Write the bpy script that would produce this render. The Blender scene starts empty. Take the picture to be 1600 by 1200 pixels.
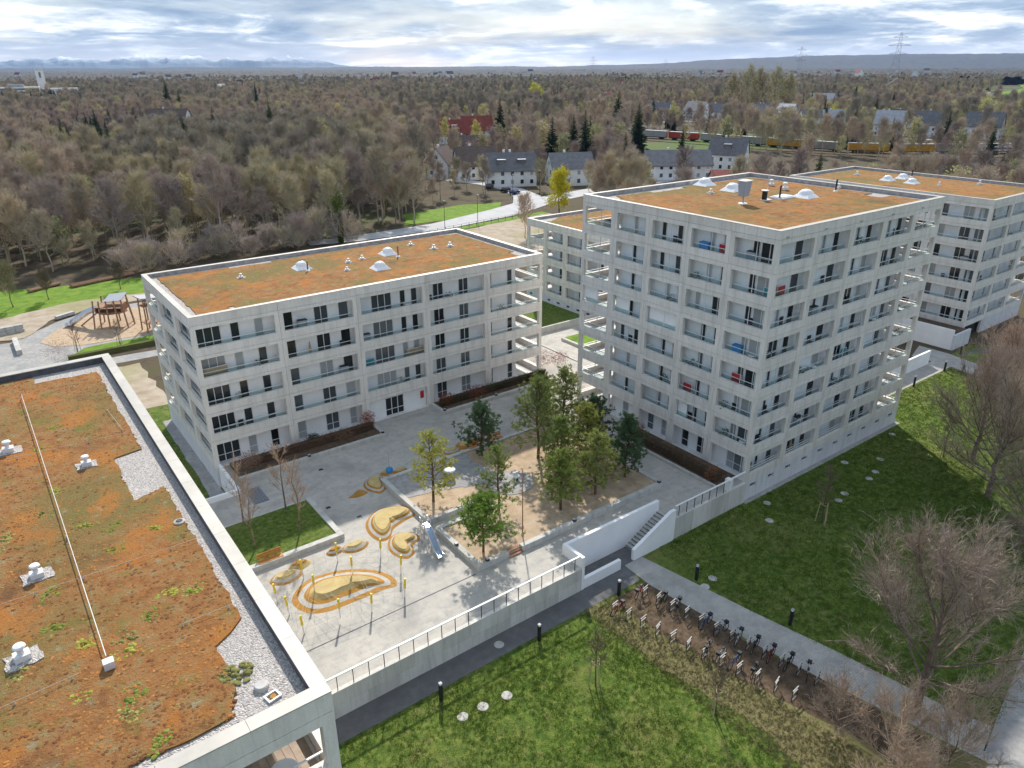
import bpy, math, random
from math import sin, cos, pi, radians, sqrt, atan2, hypot
from mathutils import Vector, Matrix, noise as mnoise

# ------------------------------------------------------------------ camera, sky, sun, exposure
sc = bpy.context.scene
COL = sc.collection
CAM_Z = 36.27
cam_d = bpy.data.cameras.new('camera')
cam_d.sensor_width = 36.0
cam_d.lens = 36.0 * 1142.37 / 1600.0
cam_d.clip_start = 0.5
cam_d.clip_end = 60000
cam = bpy.data.objects.new('camera', cam_d)
COL.objects.link(cam)
cam.matrix_world = (Matrix.Translation((0, 0, CAM_Z)) @ Matrix.Rotation(-0.6371, 4, 'Z')
                    @ Matrix.Rotation(pi / 2 - 0.4096, 4, 'X') @ Matrix.Rotation(-0.0043, 4, 'Z'))
sc.camera = cam

SUN_EL = radians(39)
SUN_AZ = atan2(0.53, 0.85)            # from +Y towards +X: the side the light comes from
world = bpy.data.worlds.new('World')
sc.world = world
world.use_nodes = True


def build_world():
    nt = world.node_tree
    nt.nodes.clear()
    N = lambda t: nt.nodes.new(t)
    L = nt.links.new
    out = N('ShaderNodeOutputWorld')
    sky = N('ShaderNodeTexSky'); sky.sky_type = 'NISHITA'; sky.sun_disc = False
    sky.sun_elevation = SUN_EL; sky.sun_rotation = SUN_AZ
    bg_sky = N('ShaderNodeBackground'); bg_sky.inputs[1].default_value = 0.11
    L(sky.outputs[0], bg_sky.inputs[0])
    tc = N('ShaderNodeTexCoord')
    sep = N('ShaderNodeSeparateXYZ'); L(tc.outputs['Generated'], sep.inputs[0])

    def M(op, a, b):
        m = N('ShaderNodeMath'); m.operation = op
        for i, v in enumerate((a, b)):
            if isinstance(v, (int, float)): m.inputs[i].default_value = v
            else: L(v, m.inputs[i])
        return m.outputs[0]
    zz = M('ADD', M('MAXIMUM', sep.outputs[2], 0.0), 0.12)
    cx = M('DIVIDE', sep.outputs[0], zz); cy = M('DIVIDE', sep.outputs[1], zz)
    comb = N('ShaderNodeCombineXYZ'); L(cx, comb.inputs[0]); L(cy, comb.inputs[1])

    def noise(scale, detail, rough, dist, off):
        mp = N('ShaderNodeMapping'); mp.inputs['Location'].default_value = off
        L(comb.outputs[0], mp.inputs[0])
        n = N('ShaderNodeTexNoise'); n.inputs['Scale'].default_value = scale
        n.inputs['Detail'].default_value = detail; n.inputs['Roughness'].default_value = rough
        n.inputs['Distortion'].default_value = dist
        L(mp.outputs[0], n.inputs[0]); return n.outputs[0]

    def ramp(fac, stops, interp='LINEAR'):
        r = N('ShaderNodeValToRGB'); r.color_ramp.interpolation = interp
        el = r.color_ramp.elements
        while len(el) < len(stops): el.new(0.5)
        for e, (p, c) in zip(el, stops): e.position = p; e.color = c + (1,)
        L(fac, r.inputs[0]); return r.outputs[0]
    n1 = noise(0.85, 9, 0.6, 0.6, (3.1, 8.7, 0))
    n2 = noise(2.6, 7, 0.62, 0.4, (11.3, 2.2, 0))
    body = M('ADD', M('MULTIPLY', n1, 0.68), M('MULTIPLY', n2, 0.32))
    ccol = ramp(body, [(0.42, (0.19, 0.27, 0.39)), (0.505, (0.30, 0.385, 0.50)), (0.56, (0.56, 0.62, 0.68)), (0.625, (1.02, 0.99, 0.92))])
    bg_c = N('ShaderNodeBackground'); bg_c.inputs[1].default_value = 1.0
    # towards the horizon the cloud decks run together into pale cream
    hz = ramp(sep.outputs[2], [(0.0, (1, 1, 1)), (0.010, (0.75, 0.75, 0.75)), (0.035, (0.0, 0.0, 0.0))])
    mixc = N('ShaderNodeMixRGB'); L(M('MULTIPLY', hz, 0.55), mixc.inputs[0]); L(ccol, mixc.inputs[1])
    mixc.inputs[2].default_value = (0.95, 0.93, 0.90, 1)
    L(mixc.outputs[0], bg_c.inputs[0])
    n3 = noise(0.42, 5, 0.55, 0.2, (21.0, 5.5, 0))
    cover = ramp(n3, [(0.36, (0.62, 0.62, 0.62)), (0.52, (0.97, 0.97, 0.97))])
    mix = N('ShaderNodeMixShader'); L(cover, mix.inputs[0])
    L(bg_sky.outputs[0], mix.inputs[1]); L(bg_c.outputs[0], mix.inputs[2])
    L(mix.outputs[0], out.inputs[0])


build_world()
sun_d = bpy.data.lights.new('sun', 'SUN')
sun_d.energy = 3.5
sun_d.angle = radians(1.3)
sun_d.color = (1.0, 0.945, 0.86)
sun = bpy.data.objects.new('sun', sun_d)
COL.objects.link(sun)
sun.rotation_euler = Vector((-sin(SUN_AZ) * cos(SUN_EL), -cos(SUN_AZ) * cos(SUN_EL), -sin(SUN_EL))).to_track_quat('-Z', 'Y').to_euler()
vs = sc.view_settings
vs.view_transform = 'Standard'; vs.look = 'None'; vs.gamma = 1; vs.use_curve_mapping = False
vs.exposure = 0.68
sc.render.engine = 'CYCLES'
sc.cycles.use_denoising = True
sc.cycles.max_bounces = 8
sc.cycles.diffuse_bounces = 4
sc.cycles.transparent_max_bounces = 12
sc.cycles.use_adaptive_sampling = True
sc.cycles.adaptive_threshold = 0.02
sc.cycles.caustics_reflective = False
sc.cycles.caustics_refractive = False

LAWN = -2.13
rnd = random.Random(7)


# ------------------------------------------------------------------ materials
def new_mat(name):
    m = bpy.data.materials.new(name); m.use_nodes = True
    nt = m.node_tree
    return m, nt, nt.nodes['Principled BSDF']


def ramp_node(nt, fac, stops):
    r = nt.nodes.new('ShaderNodeValToRGB')
    el = r.color_ramp.elements
    while len(el) < len(stops): el.new(0.5)
    for e, (p, c) in zip(el, stops):
        e.position = p; e.color = tuple(c) + (1,)
    nt.links.new(fac, r.inputs[0])
    return r.outputs[0]


def noise_node(nt, vec, scale, detail=4, rough=0.55, dist=0.0):
    n = nt.nodes.new('ShaderNodeTexNoise')
    n.inputs['Scale'].default_value = scale; n.inputs['Detail'].default_value = detail
    n.inputs['Roughness'].default_value = rough; n.inputs['Distortion'].default_value = dist
    if vec is not None: nt.links.new(vec, n.inputs['Vector'])
    return n.outputs[0]


def mix_node(nt, fac, a, b, mode='MIX'):
    m = nt.nodes.new('ShaderNodeMixRGB'); m.blend_type = mode
    for i, v in zip((0, 1, 2), (fac, a, b)):
        if isinstance(v, (int, float)): m.inputs[i].default_value = v
        elif isinstance(v, tuple): m.inputs[i].default_value = v + (1,) if len(v) == 3 else v
        else: nt.links.new(v, m.inputs[i])
    return m.outputs[0]


def pos_node(nt):
    return nt.nodes.new('ShaderNodeNewGeometry').outputs['Position']


def bump_node(nt, h, strength, dist, bsdf):
    b = nt.nodes.new('ShaderNodeBump')
    b.inputs['Strength'].default_value = strength; b.inputs['Distance'].default_value = dist
    nt.links.new(h, b.inputs['Height']); nt.links.new(b.outputs[0], bsdf.inputs['Normal'])


def plain(name, col, rough=0.7, metal=0.0, var=0.12, scale=1.5, objvar=0.0, fine=0.0, spec=0.3):
    """base colour with soft blotches of wear, optional per-object tone"""
    m, nt, b = new_mat(name)
    p = pos_node(nt)
    n = noise_node(nt, p, scale, 6, 0.6)
    lo = tuple(c * (1 - var) for c in col); hi = tuple(min(1, c * (1 + var)) for c in col)
    c = ramp_node(nt, n, [(0.32, lo), (0.68, hi)])
    if fine:
        n2 = noise_node(nt, p, scale * 14, 3, 0.6)
        c = mix_node(nt, fine, c, ramp_node(nt, n2, [(0.3, tuple(x * 0.6 for x in col)), (0.7, tuple(min(1, x * 1.3) for x in col))]))
    if objvar:
        oi = nt.nodes.new('ShaderNodeObjectInfo')
        v = ramp_node(nt, oi.outputs['Random'], [(0.0, (1 - objvar,) * 3), (1.0, (1.0,) * 3)])
        c = mix_node(nt, 1.0, c, v, 'MULTIPLY')
    nt.links.new(c, b.inputs['Base Color'])
    b.inputs['Roughness'].default_value = rough; b.inputs['Metallic'].default_value = metal
    b.inputs['Specular IOR Level'].default_value = spec
    return m


def layered(name, stops, scale, rough=0.9, big=None, bump=0.0, bscale=20.0, bdist=0.05, spots=None, stretch=None):
    m, nt, b = new_mat(name)
    p = pos_node(nt)
    n = noise_node(nt, p, scale, 8, 0.62, 0.2)
    c = ramp_node(nt, n, stops)
    if big:
        bs, lo, hi, col, f = big
        nb = noise_node(nt, p, bs, 4, 0.5)
        k = ramp_node(nt, nb, [(lo, (0, 0, 0)), (hi, (f, f, f))])
        c = mix_node(nt, k, c, col)
    for (ss, lo, hi, col, f) in (spots or []):
        ns = noise_node(nt, p, ss, 5, 0.6, 0.1)
        k = ramp_node(nt, ns, [(lo, (0, 0, 0)), (hi, (f, f, f))])
        c = mix_node(nt, k, c, col)
    nt.links.new(c, b.inputs['Base Color'])
    b.inputs['Roughness'].default_value = rough; b.inputs['Specular IOR Level'].default_value = 0.15
    if bump:
        bump_node(nt, noise_node(nt, p, bscale, 5, 0.7), bump, bdist, b)
    return m


def tinted(name, rough=0.8, var=0.35, scale=3.0, trans=0.0):
    """takes its colour from the object, with mottling: foliage and twigs"""
    m, nt, b = new_mat(name)
    oi = nt.nodes.new('ShaderNodeObjectInfo')
    n = noise_node(nt, pos_node(nt), scale, 4, 0.6)
    v = ramp_node(nt, n, [(0.3, (1 - var,) * 3), (0.7, (1 + var * 0.6,) * 3)])
    r = ramp_node(nt, oi.outputs['Random'], [(0, (0.8, 0.8, 0.82)), (1, (1.15, 1.12, 1.05))])
    c = mix_node(nt, 1.0, mix_node(nt, 1.0, oi.outputs['Color'], v, 'MULTIPLY'), r, 'MULTIPLY')
    nt.links.new(c, b.inputs['Base Color'])
    b.inputs['Roughness'].default_value = rough; b.inputs['Specular IOR Level'].default_value = 0.1
    if trans:
        t = nt.nodes.new('ShaderNodeBsdfTranslucent'); nt.links.new(c, t.inputs[0])
        mx = nt.nodes.new('ShaderNodeMixShader'); mx.inputs[0].default_value = trans
        nt.links.new(b.outputs[0], mx.inputs[1]); nt.links.new(t.outputs[0], mx.inputs[2])
        nt.links.new(mx.outputs[0], nt.nodes['Material Output'].inputs[0])
    return m


def clear_glass(name, tint):
    m, nt, b = new_mat(name)
    nt.nodes.remove(b)
    t = nt.nodes.new('ShaderNodeBsdfTransparent'); t.inputs[0].default_value = tint + (1,)
    g = nt.nodes.new('ShaderNodeBsdfGlossy'); g.inputs['Roughness'].default_value = 0.05
    lw = nt.nodes.new('ShaderNodeLayerWeight'); lw.inputs[0].default_value = 0.5
    fr = ramp_node(nt, lw.outputs['Facing'], [(0.0, (0.04,) * 3), (0.6, (0.09,) * 3), (1.0, (0.6,) * 3)])
    mx = nt.nodes.new('ShaderNodeMixShader')
    nt.links.new(fr, mx.inputs[0]); nt.links.new(t.outputs[0], mx.inputs[1]); nt.links.new(g.outputs[0], mx.inputs[2])
    nt.links.new(mx.outputs[0], nt.nodes['Material Output'].inputs[0])
    return m


def window_glass(name):
    m, nt, b = new_mat(name)
    oi = nt.nodes.new('ShaderNodeObjectInfo')
    c = ramp_node(nt, oi.outputs['Random'], [(0.0, (0.012, 0.015, 0.018)), (0.42, (0.03, 0.037, 0.042)), (0.62, (0.11, 0.13, 0.145)), (0.82, (0.40, 0.42, 0.43))])
    nt.links.new(c, b.inputs['Base Color'])
    b.inputs['Roughness'].default_value = 0.06; b.inputs['Specular IOR Level'].default_value = 0.5
    return m


def concrete(name, col, streak=0.25, objvar=0.10):
    m, nt, b = new_mat(name)
    p = pos_node(nt)
    mp = nt.nodes.new('ShaderNodeMapping'); mp.inputs['Scale'].default_value = (1.3, 1.3, 0.25)
    nt.links.new(p, mp.inputs[0])
    n1 = noise_node(nt, mp.outputs[0], 1.2, 7, 0.62)
    n2 = noise_node(nt, p, 9.0, 5, 0.65)
    c = ramp_node(nt, n1, [(0.30, tuple(x * (1 - streak) for x in col)), (0.52, col), (0.75, tuple(min(1, x * 1.06) for x in col))])
    c = mix_node(nt, 0.18, c, ramp_node(nt, n2, [(0.3, tuple(x * 0.65 for x in col)), (0.7, tuple(min(1, x * 1.2) for x in col))]))
    mp2 = nt.nodes.new('ShaderNodeMapping'); mp2.inputs['Scale'].default_value = (4.5, 4.5, 0.35)
    nt.links.new(p, mp2.inputs[0])
    n3 = noise_node(nt, mp2.outputs[0], 1.0, 5, 0.7)
    c = mix_node(nt, ramp_node(nt, n3, [(0.50, (0, 0, 0)), (0.72, (0.5,) * 3)]), c, tuple(x * 0.66 for x in col))
    oi = nt.nodes.new('ShaderNodeObjectInfo')
    v = ramp_node(nt, oi.outputs['Random'], [(0.0, (1 - objvar, 1 - objvar, 1 - objvar * 1.1)), (1.0, (1.0,) * 3)])
    c = mix_node(nt, 1.0, c, v, 'MULTIPLY')
    nt.links.new(c, b.inputs['Base Color'])
    b.inputs['Roughness'].default_value = 0.85; b.inputs['Specular IOR Level'].default_value = 0.2
    return m


MAT = {}


def build_materials():
    M = MAT
    M['concrete'] = concrete('facade_concrete', (0.81, 0.765, 0.71), 0.22)
    M['concrete_wall'] = concrete('wall_concrete', (0.68, 0.655, 0.61), 0.22, 0.18)
    M['plinth'] = concrete('plinth_render', (0.70, 0.70, 0.72), 0.12, 0.06)
    M['white_wall'] = plain('white_render', (0.90, 0.895, 0.90), 0.7, 0, 0.04, 0.8, 0.05)
    M['screen_wall'] = plain('pale_panel', (0.85, 0.885, 0.91), 0.35, 0, 0.04, 0.8, 0.12)
    M['slab'] = plain('slab_concrete', (0.74, 0.73, 0.72), 0.85, 0, 0.15, 1.0)
    M['pane'] = window_glass('window_glass')
    M['frame'] = plain('window_frame_paint', (0.72, 0.73, 0.74), 0.45, 0, 0.04)
    M['rail'] = plain('galvanised_steel', (0.78, 0.79, 0.80), 0.4, 0.25, 0.05)
    M['balustrade'] = clear_glass('balustrade_glass', (0.84, 0.92, 0.92))
    M['blind'] = plain('blind_fabric', (0.90, 0.90, 0.90), 0.8, 0, 0.03)
    M['coping'] = plain('coping_metal', (0.52, 0.49, 0.44), 0.5, 0.1, 0.1, 1.2, 0.15)
    M['flashing'] = plain('pale_flashing', (0.36, 0.35, 0.35), 0.7, 0, 0.3, 2.0)
    M['membrane'] = plain('roof_membrane', (0.10, 0.10, 0.11), 0.8, 0, 0.35, 2.0)
    M['dark'] = plain('dark_paint', (0.02, 0.022, 0.025), 0.5, 0, 0.2)
    M['steel'] = plain('brushed_steel', (0.72, 0.74, 0.77), 0.28, 0.85, 0.06)
    M['dome'] = plain('skylight_acrylic', (0.88, 0.89, 0.90), 0.25, 0, 0.03, spec=0.5)
    M['sedum'] = layered('sedum', [(0.25, (0.11, 0.055, 0.030)), (0.38, (0.26, 0.115, 0.042)), (0.50, (0.33, 0.155, 0.057)), (0.60, (0.30, 0.19, 0.082)), (0.74, (0.21, 0.18, 0.062))],
                         1.6, 0.95, (0.13, 0.47, 0.62, (0.19, 0.155, 0.055), 0.85), 0.9, 11.0, 0.12,
                         [(5.5, 0.60, 0.72, (0.09, 0.045, 0.025), 0.8), (0.6, 0.56, 0.68, (0.15, 0.17, 0.04), 0.7), (9.0, 0.60, 0.72, (0.37, 0.24, 0.12), 0.7), (0.35, 0.54, 0.64, (0.44, 0.17, 0.04), 0.7), (0.22, 0.60, 0.70, (0.13, 0.075, 0.04), 0.75), (1.6, 0.62, 0.70, (0.36, 0.31, 0.22), 0.6)])
    M['sedum_tuft'] = tinted('sedum_clump', 0.95, 0.4, 6.0)
    M['gravel'] = gravel_mat('roof_gravel', (0.50, 0.46, 0.43), 17.0)
    M['lawn'] = layered('lawn', [(0.28, (0.04, 0.078, 0.014)), (0.45, (0.082, 0.135, 0.022)), (0.58, (0.14, 0.19, 0.034)), (0.74, (0.23, 0.24, 0.075))],
                        2.6, 0.95, (0.09, 0.50, 0.72, (0.20, 0.22, 0.06), 0.55), 1.0, 14.0, 0.10,
                        [(7.0, 0.60, 0.75, (0.27, 0.27, 0.10), 0.55), (0.45, 0.60, 0.72, (0.045, 0.095, 0.016), 0.6), (1.1, 0.56, 0.68, (0.25, 0.22, 0.09), 0.5), (0.22, 0.55, 0.68, (0.20, 0.19, 0.06), 0.45)])
    M['meadow'] = layered('meadow', [(0.3, (0.09, 0.17, 0.02)), (0.55, (0.16, 0.26, 0.03)), (0.75, (0.22, 0.26, 0.07))], 0.6, 0.95, None, 0.8, 6.0, 0.1)
    M['dry_grass'] = layered('dry_grass', [(0.3, (0.13, 0.115, 0.05)), (0.5, (0.21, 0.18, 0.085)), (0.7, (0.14, 0.16, 0.045))], 2.0, 0.95, None, 0.8, 12.0, 0.08)
    M['soil'] = layered('soil', [(0.3, (0.07, 0.045, 0.03)), (0.55, (0.13, 0.09, 0.06)), (0.75, (0.19, 0.14, 0.09))], 2.5, 0.95, None, 0.8, 14.0, 0.06)
    M['woodfloor'] = layered('woodland_floor', [(0.3, (0.05, 0.038, 0.026)), (0.5, (0.10, 0.076, 0.05)), (0.7, (0.085, 0.085, 0.035))], 0.25, 0.95,
                             (0.006, 0.56, 0.60, (0.09, 0.14, 0.035), 0.8), 0.5, 2.0, 0.2)
    M['plaza'] = plaza_mat()
    M['concrete_kerb'] = concrete('kerb_concrete', (0.56, 0.545, 0.51), 0.3, 0.1)
    M['sand'] = layered('wood_chip_sand', [(0.3, (0.34, 0.25, 0.16)), (0.5, (0.47, 0.35, 0.24)), (0.7, (0.54, 0.42, 0.30))], 1.4, 0.95,
                        (0.3, 0.5, 0.7, (0.36, 0.28, 0.20), 0.5), 0.6, 20.0, 0.04, [(12.0, 0.6, 0.72, (0.25, 0.18, 0.12), 0.6)])
    M['fine_gravel'] = layered('fine_gravel', [(0.3, (0.27, 0.26, 0.25)), (0.5, (0.36, 0.345, 0.33)), (0.7, (0.43, 0.415, 0.395))], 2.2, 0.95, (0.35, 0.45, 0.6, (0.25, 0.25, 0.25), 0.5), 0.4, 25.0, 0.03)
    M['asphalt'] = layered('asphalt', [(0.3, (0.115, 0.113, 0.115)), (0.55, (0.145, 0.142, 0.143)), (0.75, (0.18, 0.177, 0.175))], 1.2, 0.9, None, 0.3, 40.0, 0.01)
    M['road'] = layered('road_asphalt', [(0.3, (0.40, 0.40, 0.41)), (0.55, (0.47, 0.46, 0.46)), (0.75, (0.52, 0.51, 0.50))], 0.4, 0.85)
    M['pavers'] = paver_mat('path_pavers', (0.42, 0.40, 0.37), (0.31, 0.295, 0.275), 0.32)
    M['hardground'] = layered('bare_ground', [(0.3, (0.30, 0.24, 0.17)), (0.55, (0.42, 0.35, 0.27)), (0.75, (0.47, 0.41, 0.33))], 0.5, 0.95, (0.08, 0.5, 0.65, (0.26, 0.25, 0.10), 0.6), 0.5, 6.0, 0.1)
    M['stone'] = plain('pale_stone', (0.50, 0.48, 0.45), 0.85, 0, 0.2, 2.0, 0.15)
    M['epdm_orange'] = plain('rubber_ochre', (0.40, 0.20, 0.04), 0.9, 0, 0.22, 1.6, 0, 0.35)
    M['epdm_white'] = plain('rubber_grey', (0.45, 0.435, 0.40), 0.9, 0, 0.15, 1.6, 0, 0.3)
    M['epdm_yellow'] = plain('rubber_sand', (0.50, 0.38, 0.17), 0.9, 0, 0.2, 1.6, 0, 0.35)
    M['yellow'] = plain('yellow_paint', (0.72, 0.52, 0.03), 0.5, 0, 0.1)
    M['rope'] = plain('rope_fibre', (0.50, 0.46, 0.38), 0.9, 0, 0.1)
    M['wood_orange'] = plain('bench_wood', (0.55, 0.24, 0.06), 0.6, 0, 0.2, 4.0, 0.12)
    M['wood'] = plain('timber', (0.36, 0.20, 0.12), 0.75, 0, 0.25, 3.0, 0.15)
    M['deck'] = plain('deck_boards', (0.42, 0.33, 0.26), 0.75, 0, 0.2, 3.0, 0.2)
    M['stake'] = plain('stake_wood', (0.42, 0.34, 0.22), 0.8, 0, 0.2, 3.0)
    M['blue'] = plain('blue_paint', (0.03, 0.22, 0.50), 0.4, 0, 0.1)
    M['slide_blue'] = plain('slide_steel', (0.36, 0.43, 0.54), 0.3, 0.6, 0.05)
    M['cabinet_blue'] = plain('cabinet_paint', (0.36, 0.43, 0.50), 0.5, 0, 0.06)
    M['red'] = plain('red_paint', (0.45, 0.03, 0.03), 0.45, 0, 0.1)
    M['white_paint'] = plain('white_paint', (0.80, 0.80, 0.79), 0.5, 0, 0.05)
    M['grey_paint'] = plain('grey_paint', (0.33, 0.35, 0.38), 0.5, 0, 0.08)
    M['brown_fabric'] = plain('brown_fabric', (0.38, 0.28, 0.17), 0.9, 0, 0.2, 3)
    M['teal'] = plain('teal_fabric', (0.04, 0.28, 0.33), 0.8, 0, 0.2)
    M['bark'] = tinted('bark', 0.9, 0.4, 2.5)
    M['twig'] = tinted('twigs', 0.9, 0.18, 0.35)
    M['needles'] = tinted('needles', 0.75, 0.35, 1.3, 0.35)
    M['leaf'] = tinted('leaves', 0.7, 0.35, 1.0, 0.3)
    M['far'] = far_mat()
    M['roof_grey'] = plain('grey_roof_tiles', (0.19, 0.185, 0.19), 0.7, 0, 0.2, 0.8, 0.25)
    M['roof_brown'] = plain('brown_roof_tiles', (0.16, 0.115, 0.095), 0.8, 0, 0.2, 0.8, 0.2)
    M['roof_red'] = plain('red_roof_tiles', (0.24, 0.06, 0.045), 0.8, 0, 0.25, 0.8, 0.1)
    M['roof_pale'] = plain('pale_roof_sheet', (0.42, 0.42, 0.44), 0.5, 0, 0.15, 0.5, 0.15)
    M['house_white'] = plain('house_render', (0.86, 0.85, 0.83), 0.8, 0, 0.08, 0.5, 0.1)
    M['orange_paint'] = plain('wagon_ochre', (0.58, 0.30, 0.03), 0.6, 0, 0.12, 0.6)
    M['wagon_red'] = plain('wagon_red', (0.40, 0.05, 0.03), 0.6, 0, 0.12, 0.6)
    M['wagon_grey'] = plain('wagon_grey', (0.34, 0.33, 0.31), 0.6, 0, 0.12, 0.6)
    M['wagon_navy'] = plain('wagon_navy', (0.05, 0.07, 0.2), 0.6, 0, 0.12, 0.6)
    M['tyre'] = plain('tyre_rubber', (0.018, 0.018, 0.018), 0.8, 0, 0.2)
    M['car'] = tinted('car_paint', 0.25, 0.03, 1.0)
    M['bike'] = tinted('bike_paint', 0.35, 0.05, 1.0)
    M['mountain'] = mountain_mat()


def gravel_mat(name, col, scale):
    m, nt, b = new_mat(name)
    v = nt.nodes.new('ShaderNodeTexVoronoi'); v.inputs['Scale'].default_value = scale
    nt.links.new(pos_node(nt), v.inputs['Vector'])
    bw = nt.nodes.new('ShaderNodeRGBToBW'); nt.links.new(v.outputs['Color'], bw.inputs[0])
    c = ramp_node(nt, bw.outputs[0], [(0.1, tuple(x * 0.55 for x in col)), (0.4, tuple(x * 0.85 for x in col)), (0.6, tuple(x * 1.05 for x in col)), (0.9, tuple(min(1, x * 1.25) for x in col))])
    n = noise_node(nt, pos_node(nt), 0.7, 4)
    c = mix_node(nt, ramp_node(nt, n, [(0.4, (0, 0, 0)), (0.7, (0.35,) * 3)]), c, tuple(x * 0.7 for x in col))
    nt.links.new(c, b.inputs['Base Color']); b.inputs['Roughness'].default_value = 0.9
    bump_node(nt, v.outputs['Distance'], 1.0, -0.05, b)
    return m


def paver_mat(name, col, joint, size):
    m, nt, b = new_mat(name)
    br = nt.nodes.new('ShaderNodeTexBrick')
    br.inputs['Scale'].default_value = 1.0; br.inputs['Brick Width'].default_value = size
    br.inputs['Row Height'].default_value = size * 0.5; br.inputs['Mortar Size'].default_value = 0.012
    br.inputs['Color1'].default_value = tuple(x * 0.93 for x in col) + (1,); br.inputs['Color2'].default_value = tuple(x * 1.06 for x in col) + (1,)
    br.inputs['Mortar'].default_value = tuple(joint) + (1,)
    nt.links.new(pos_node(nt), br.inputs['Vector'])
    n = noise_node(nt, pos_node(nt), 0.8, 6, 0.6)
    c = mix_node(nt, 1.0, br.outputs[0], ramp_node(nt, n, [(0.3, (0.75,) * 3), (0.7, (1.1,) * 3)]), 'MULTIPLY')
    nt.links.new(c, b.inputs['Base Color']); b.inputs['Roughness'].default_value = 0.9
    return m


def plaza_mat():
    m, nt, b = new_mat('plaza_concrete')
    p = pos_node(nt)
    n1 = noise_node(nt, p, 0.22, 7, 0.62, 0.4)
    n2 = noise_node(nt, p, 1.3, 6, 0.65, 0.3)
    n3 = noise_node(nt, p, 11.0, 4, 0.6)
    c = ramp_node(nt, n1, [(0.30, (0.31, 0.29, 0.26)), (0.44, (0.43, 0.40, 0.35)), (0.6, (0.50, 0.46, 0.40))])
    c = mix_node(nt, ramp_node(nt, n2, [(0.46, (0, 0, 0)), (0.66, (0.65,) * 3)]), c, (0.29, 0.285, 0.275))
    c = mix_node(nt, 0.15, c, ramp_node(nt, n3, [(0.3, (0.3,) * 3), (0.7, (0.62, 0.6, 0.58))]))
    br = nt.nodes.new('ShaderNodeTexBrick')
    br.inputs['Scale'].default_value = 1.0; br.inputs['Brick Width'].default_value = 1.2
    br.inputs['Row Height'].default_value = 0.6; br.inputs['Mortar Size'].default_value = 0.012
    br.inputs['Color1'].default_value = (0.97,) * 3 + (1,); br.inputs['Color2'].default_value = (1.03,) * 3 + (1,); br.inputs['Mortar'].default_value = (0.82,) * 3 + (1,)
    nt.links.new(p, br.inputs['Vector'])
    c = mix_node(nt, 1.0, c, br.outputs[0], 'MULTIPLY')
    nt.links.new(c, b.inputs['Base Color']); b.inputs['Roughness'].default_value = 0.85; b.inputs['Specular IOR Level'].default_value = 0.2
    return m


def far_mat():
    m, nt, b = new_mat('far_canopy')
    p = pos_node(nt)
    n = noise_node(nt, p, 0.012, 8, 0.7)
    c = ramp_node(nt, n, [(0.32, (0.015, 0.026, 0.018)), (0.46, (0.035, 0.036, 0.03)), (0.56, (0.06, 0.052, 0.042)), (0.68, (0.05, 0.065, 0.03)), (0.82, (0.12, 0.14, 0.06))])
    n2 = noise_node(nt, p, 0.25, 3, 0.6)
    c = mix_node(nt, 1.0, c, ramp_node(nt, n2, [(0.3, (0.5,) * 3), (0.7, (1.25,) * 3)]), 'MULTIPLY')
    nt.links.new(c, b.inputs['Base Color']); b.inputs['Roughness'].default_value = 0.95
    return m


def mountain_mat():
    m, nt, b = new_mat('alpine_rock_and_snow')
    p = pos_node(nt)
    s = nt.nodes.new('ShaderNodeSeparateXYZ'); nt.links.new(p, s.inputs[0])
    n = noise_node(nt, p, 0.004, 6, 0.6)
    a = nt.nodes.new('ShaderNodeMath'); a.operation = 'MULTIPLY_ADD'
    nt.links.new(n, a.inputs[0]); a.inputs[1].default_value = 160; nt.links.new(s.outputs[2], a.inputs[2])
    dv = nt.nodes.new('ShaderNodeMath'); dv.operation = 'DIVIDE'; nt.links.new(a.outputs[0], dv.inputs[0]); dv.inputs[1].default_value = 400
    c = ramp_node(nt, dv.outputs[0], [(0.46, (0.10, 0.15, 0.20)), (0.60, (0.30, 0.36, 0.42)), (0.74, (0.75, 0.78, 0.82))])
    nt.links.new(c, b.inputs['Base Color']); b.inputs['Roughness'].default_value = 0.9
    return m


build_materials()


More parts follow.
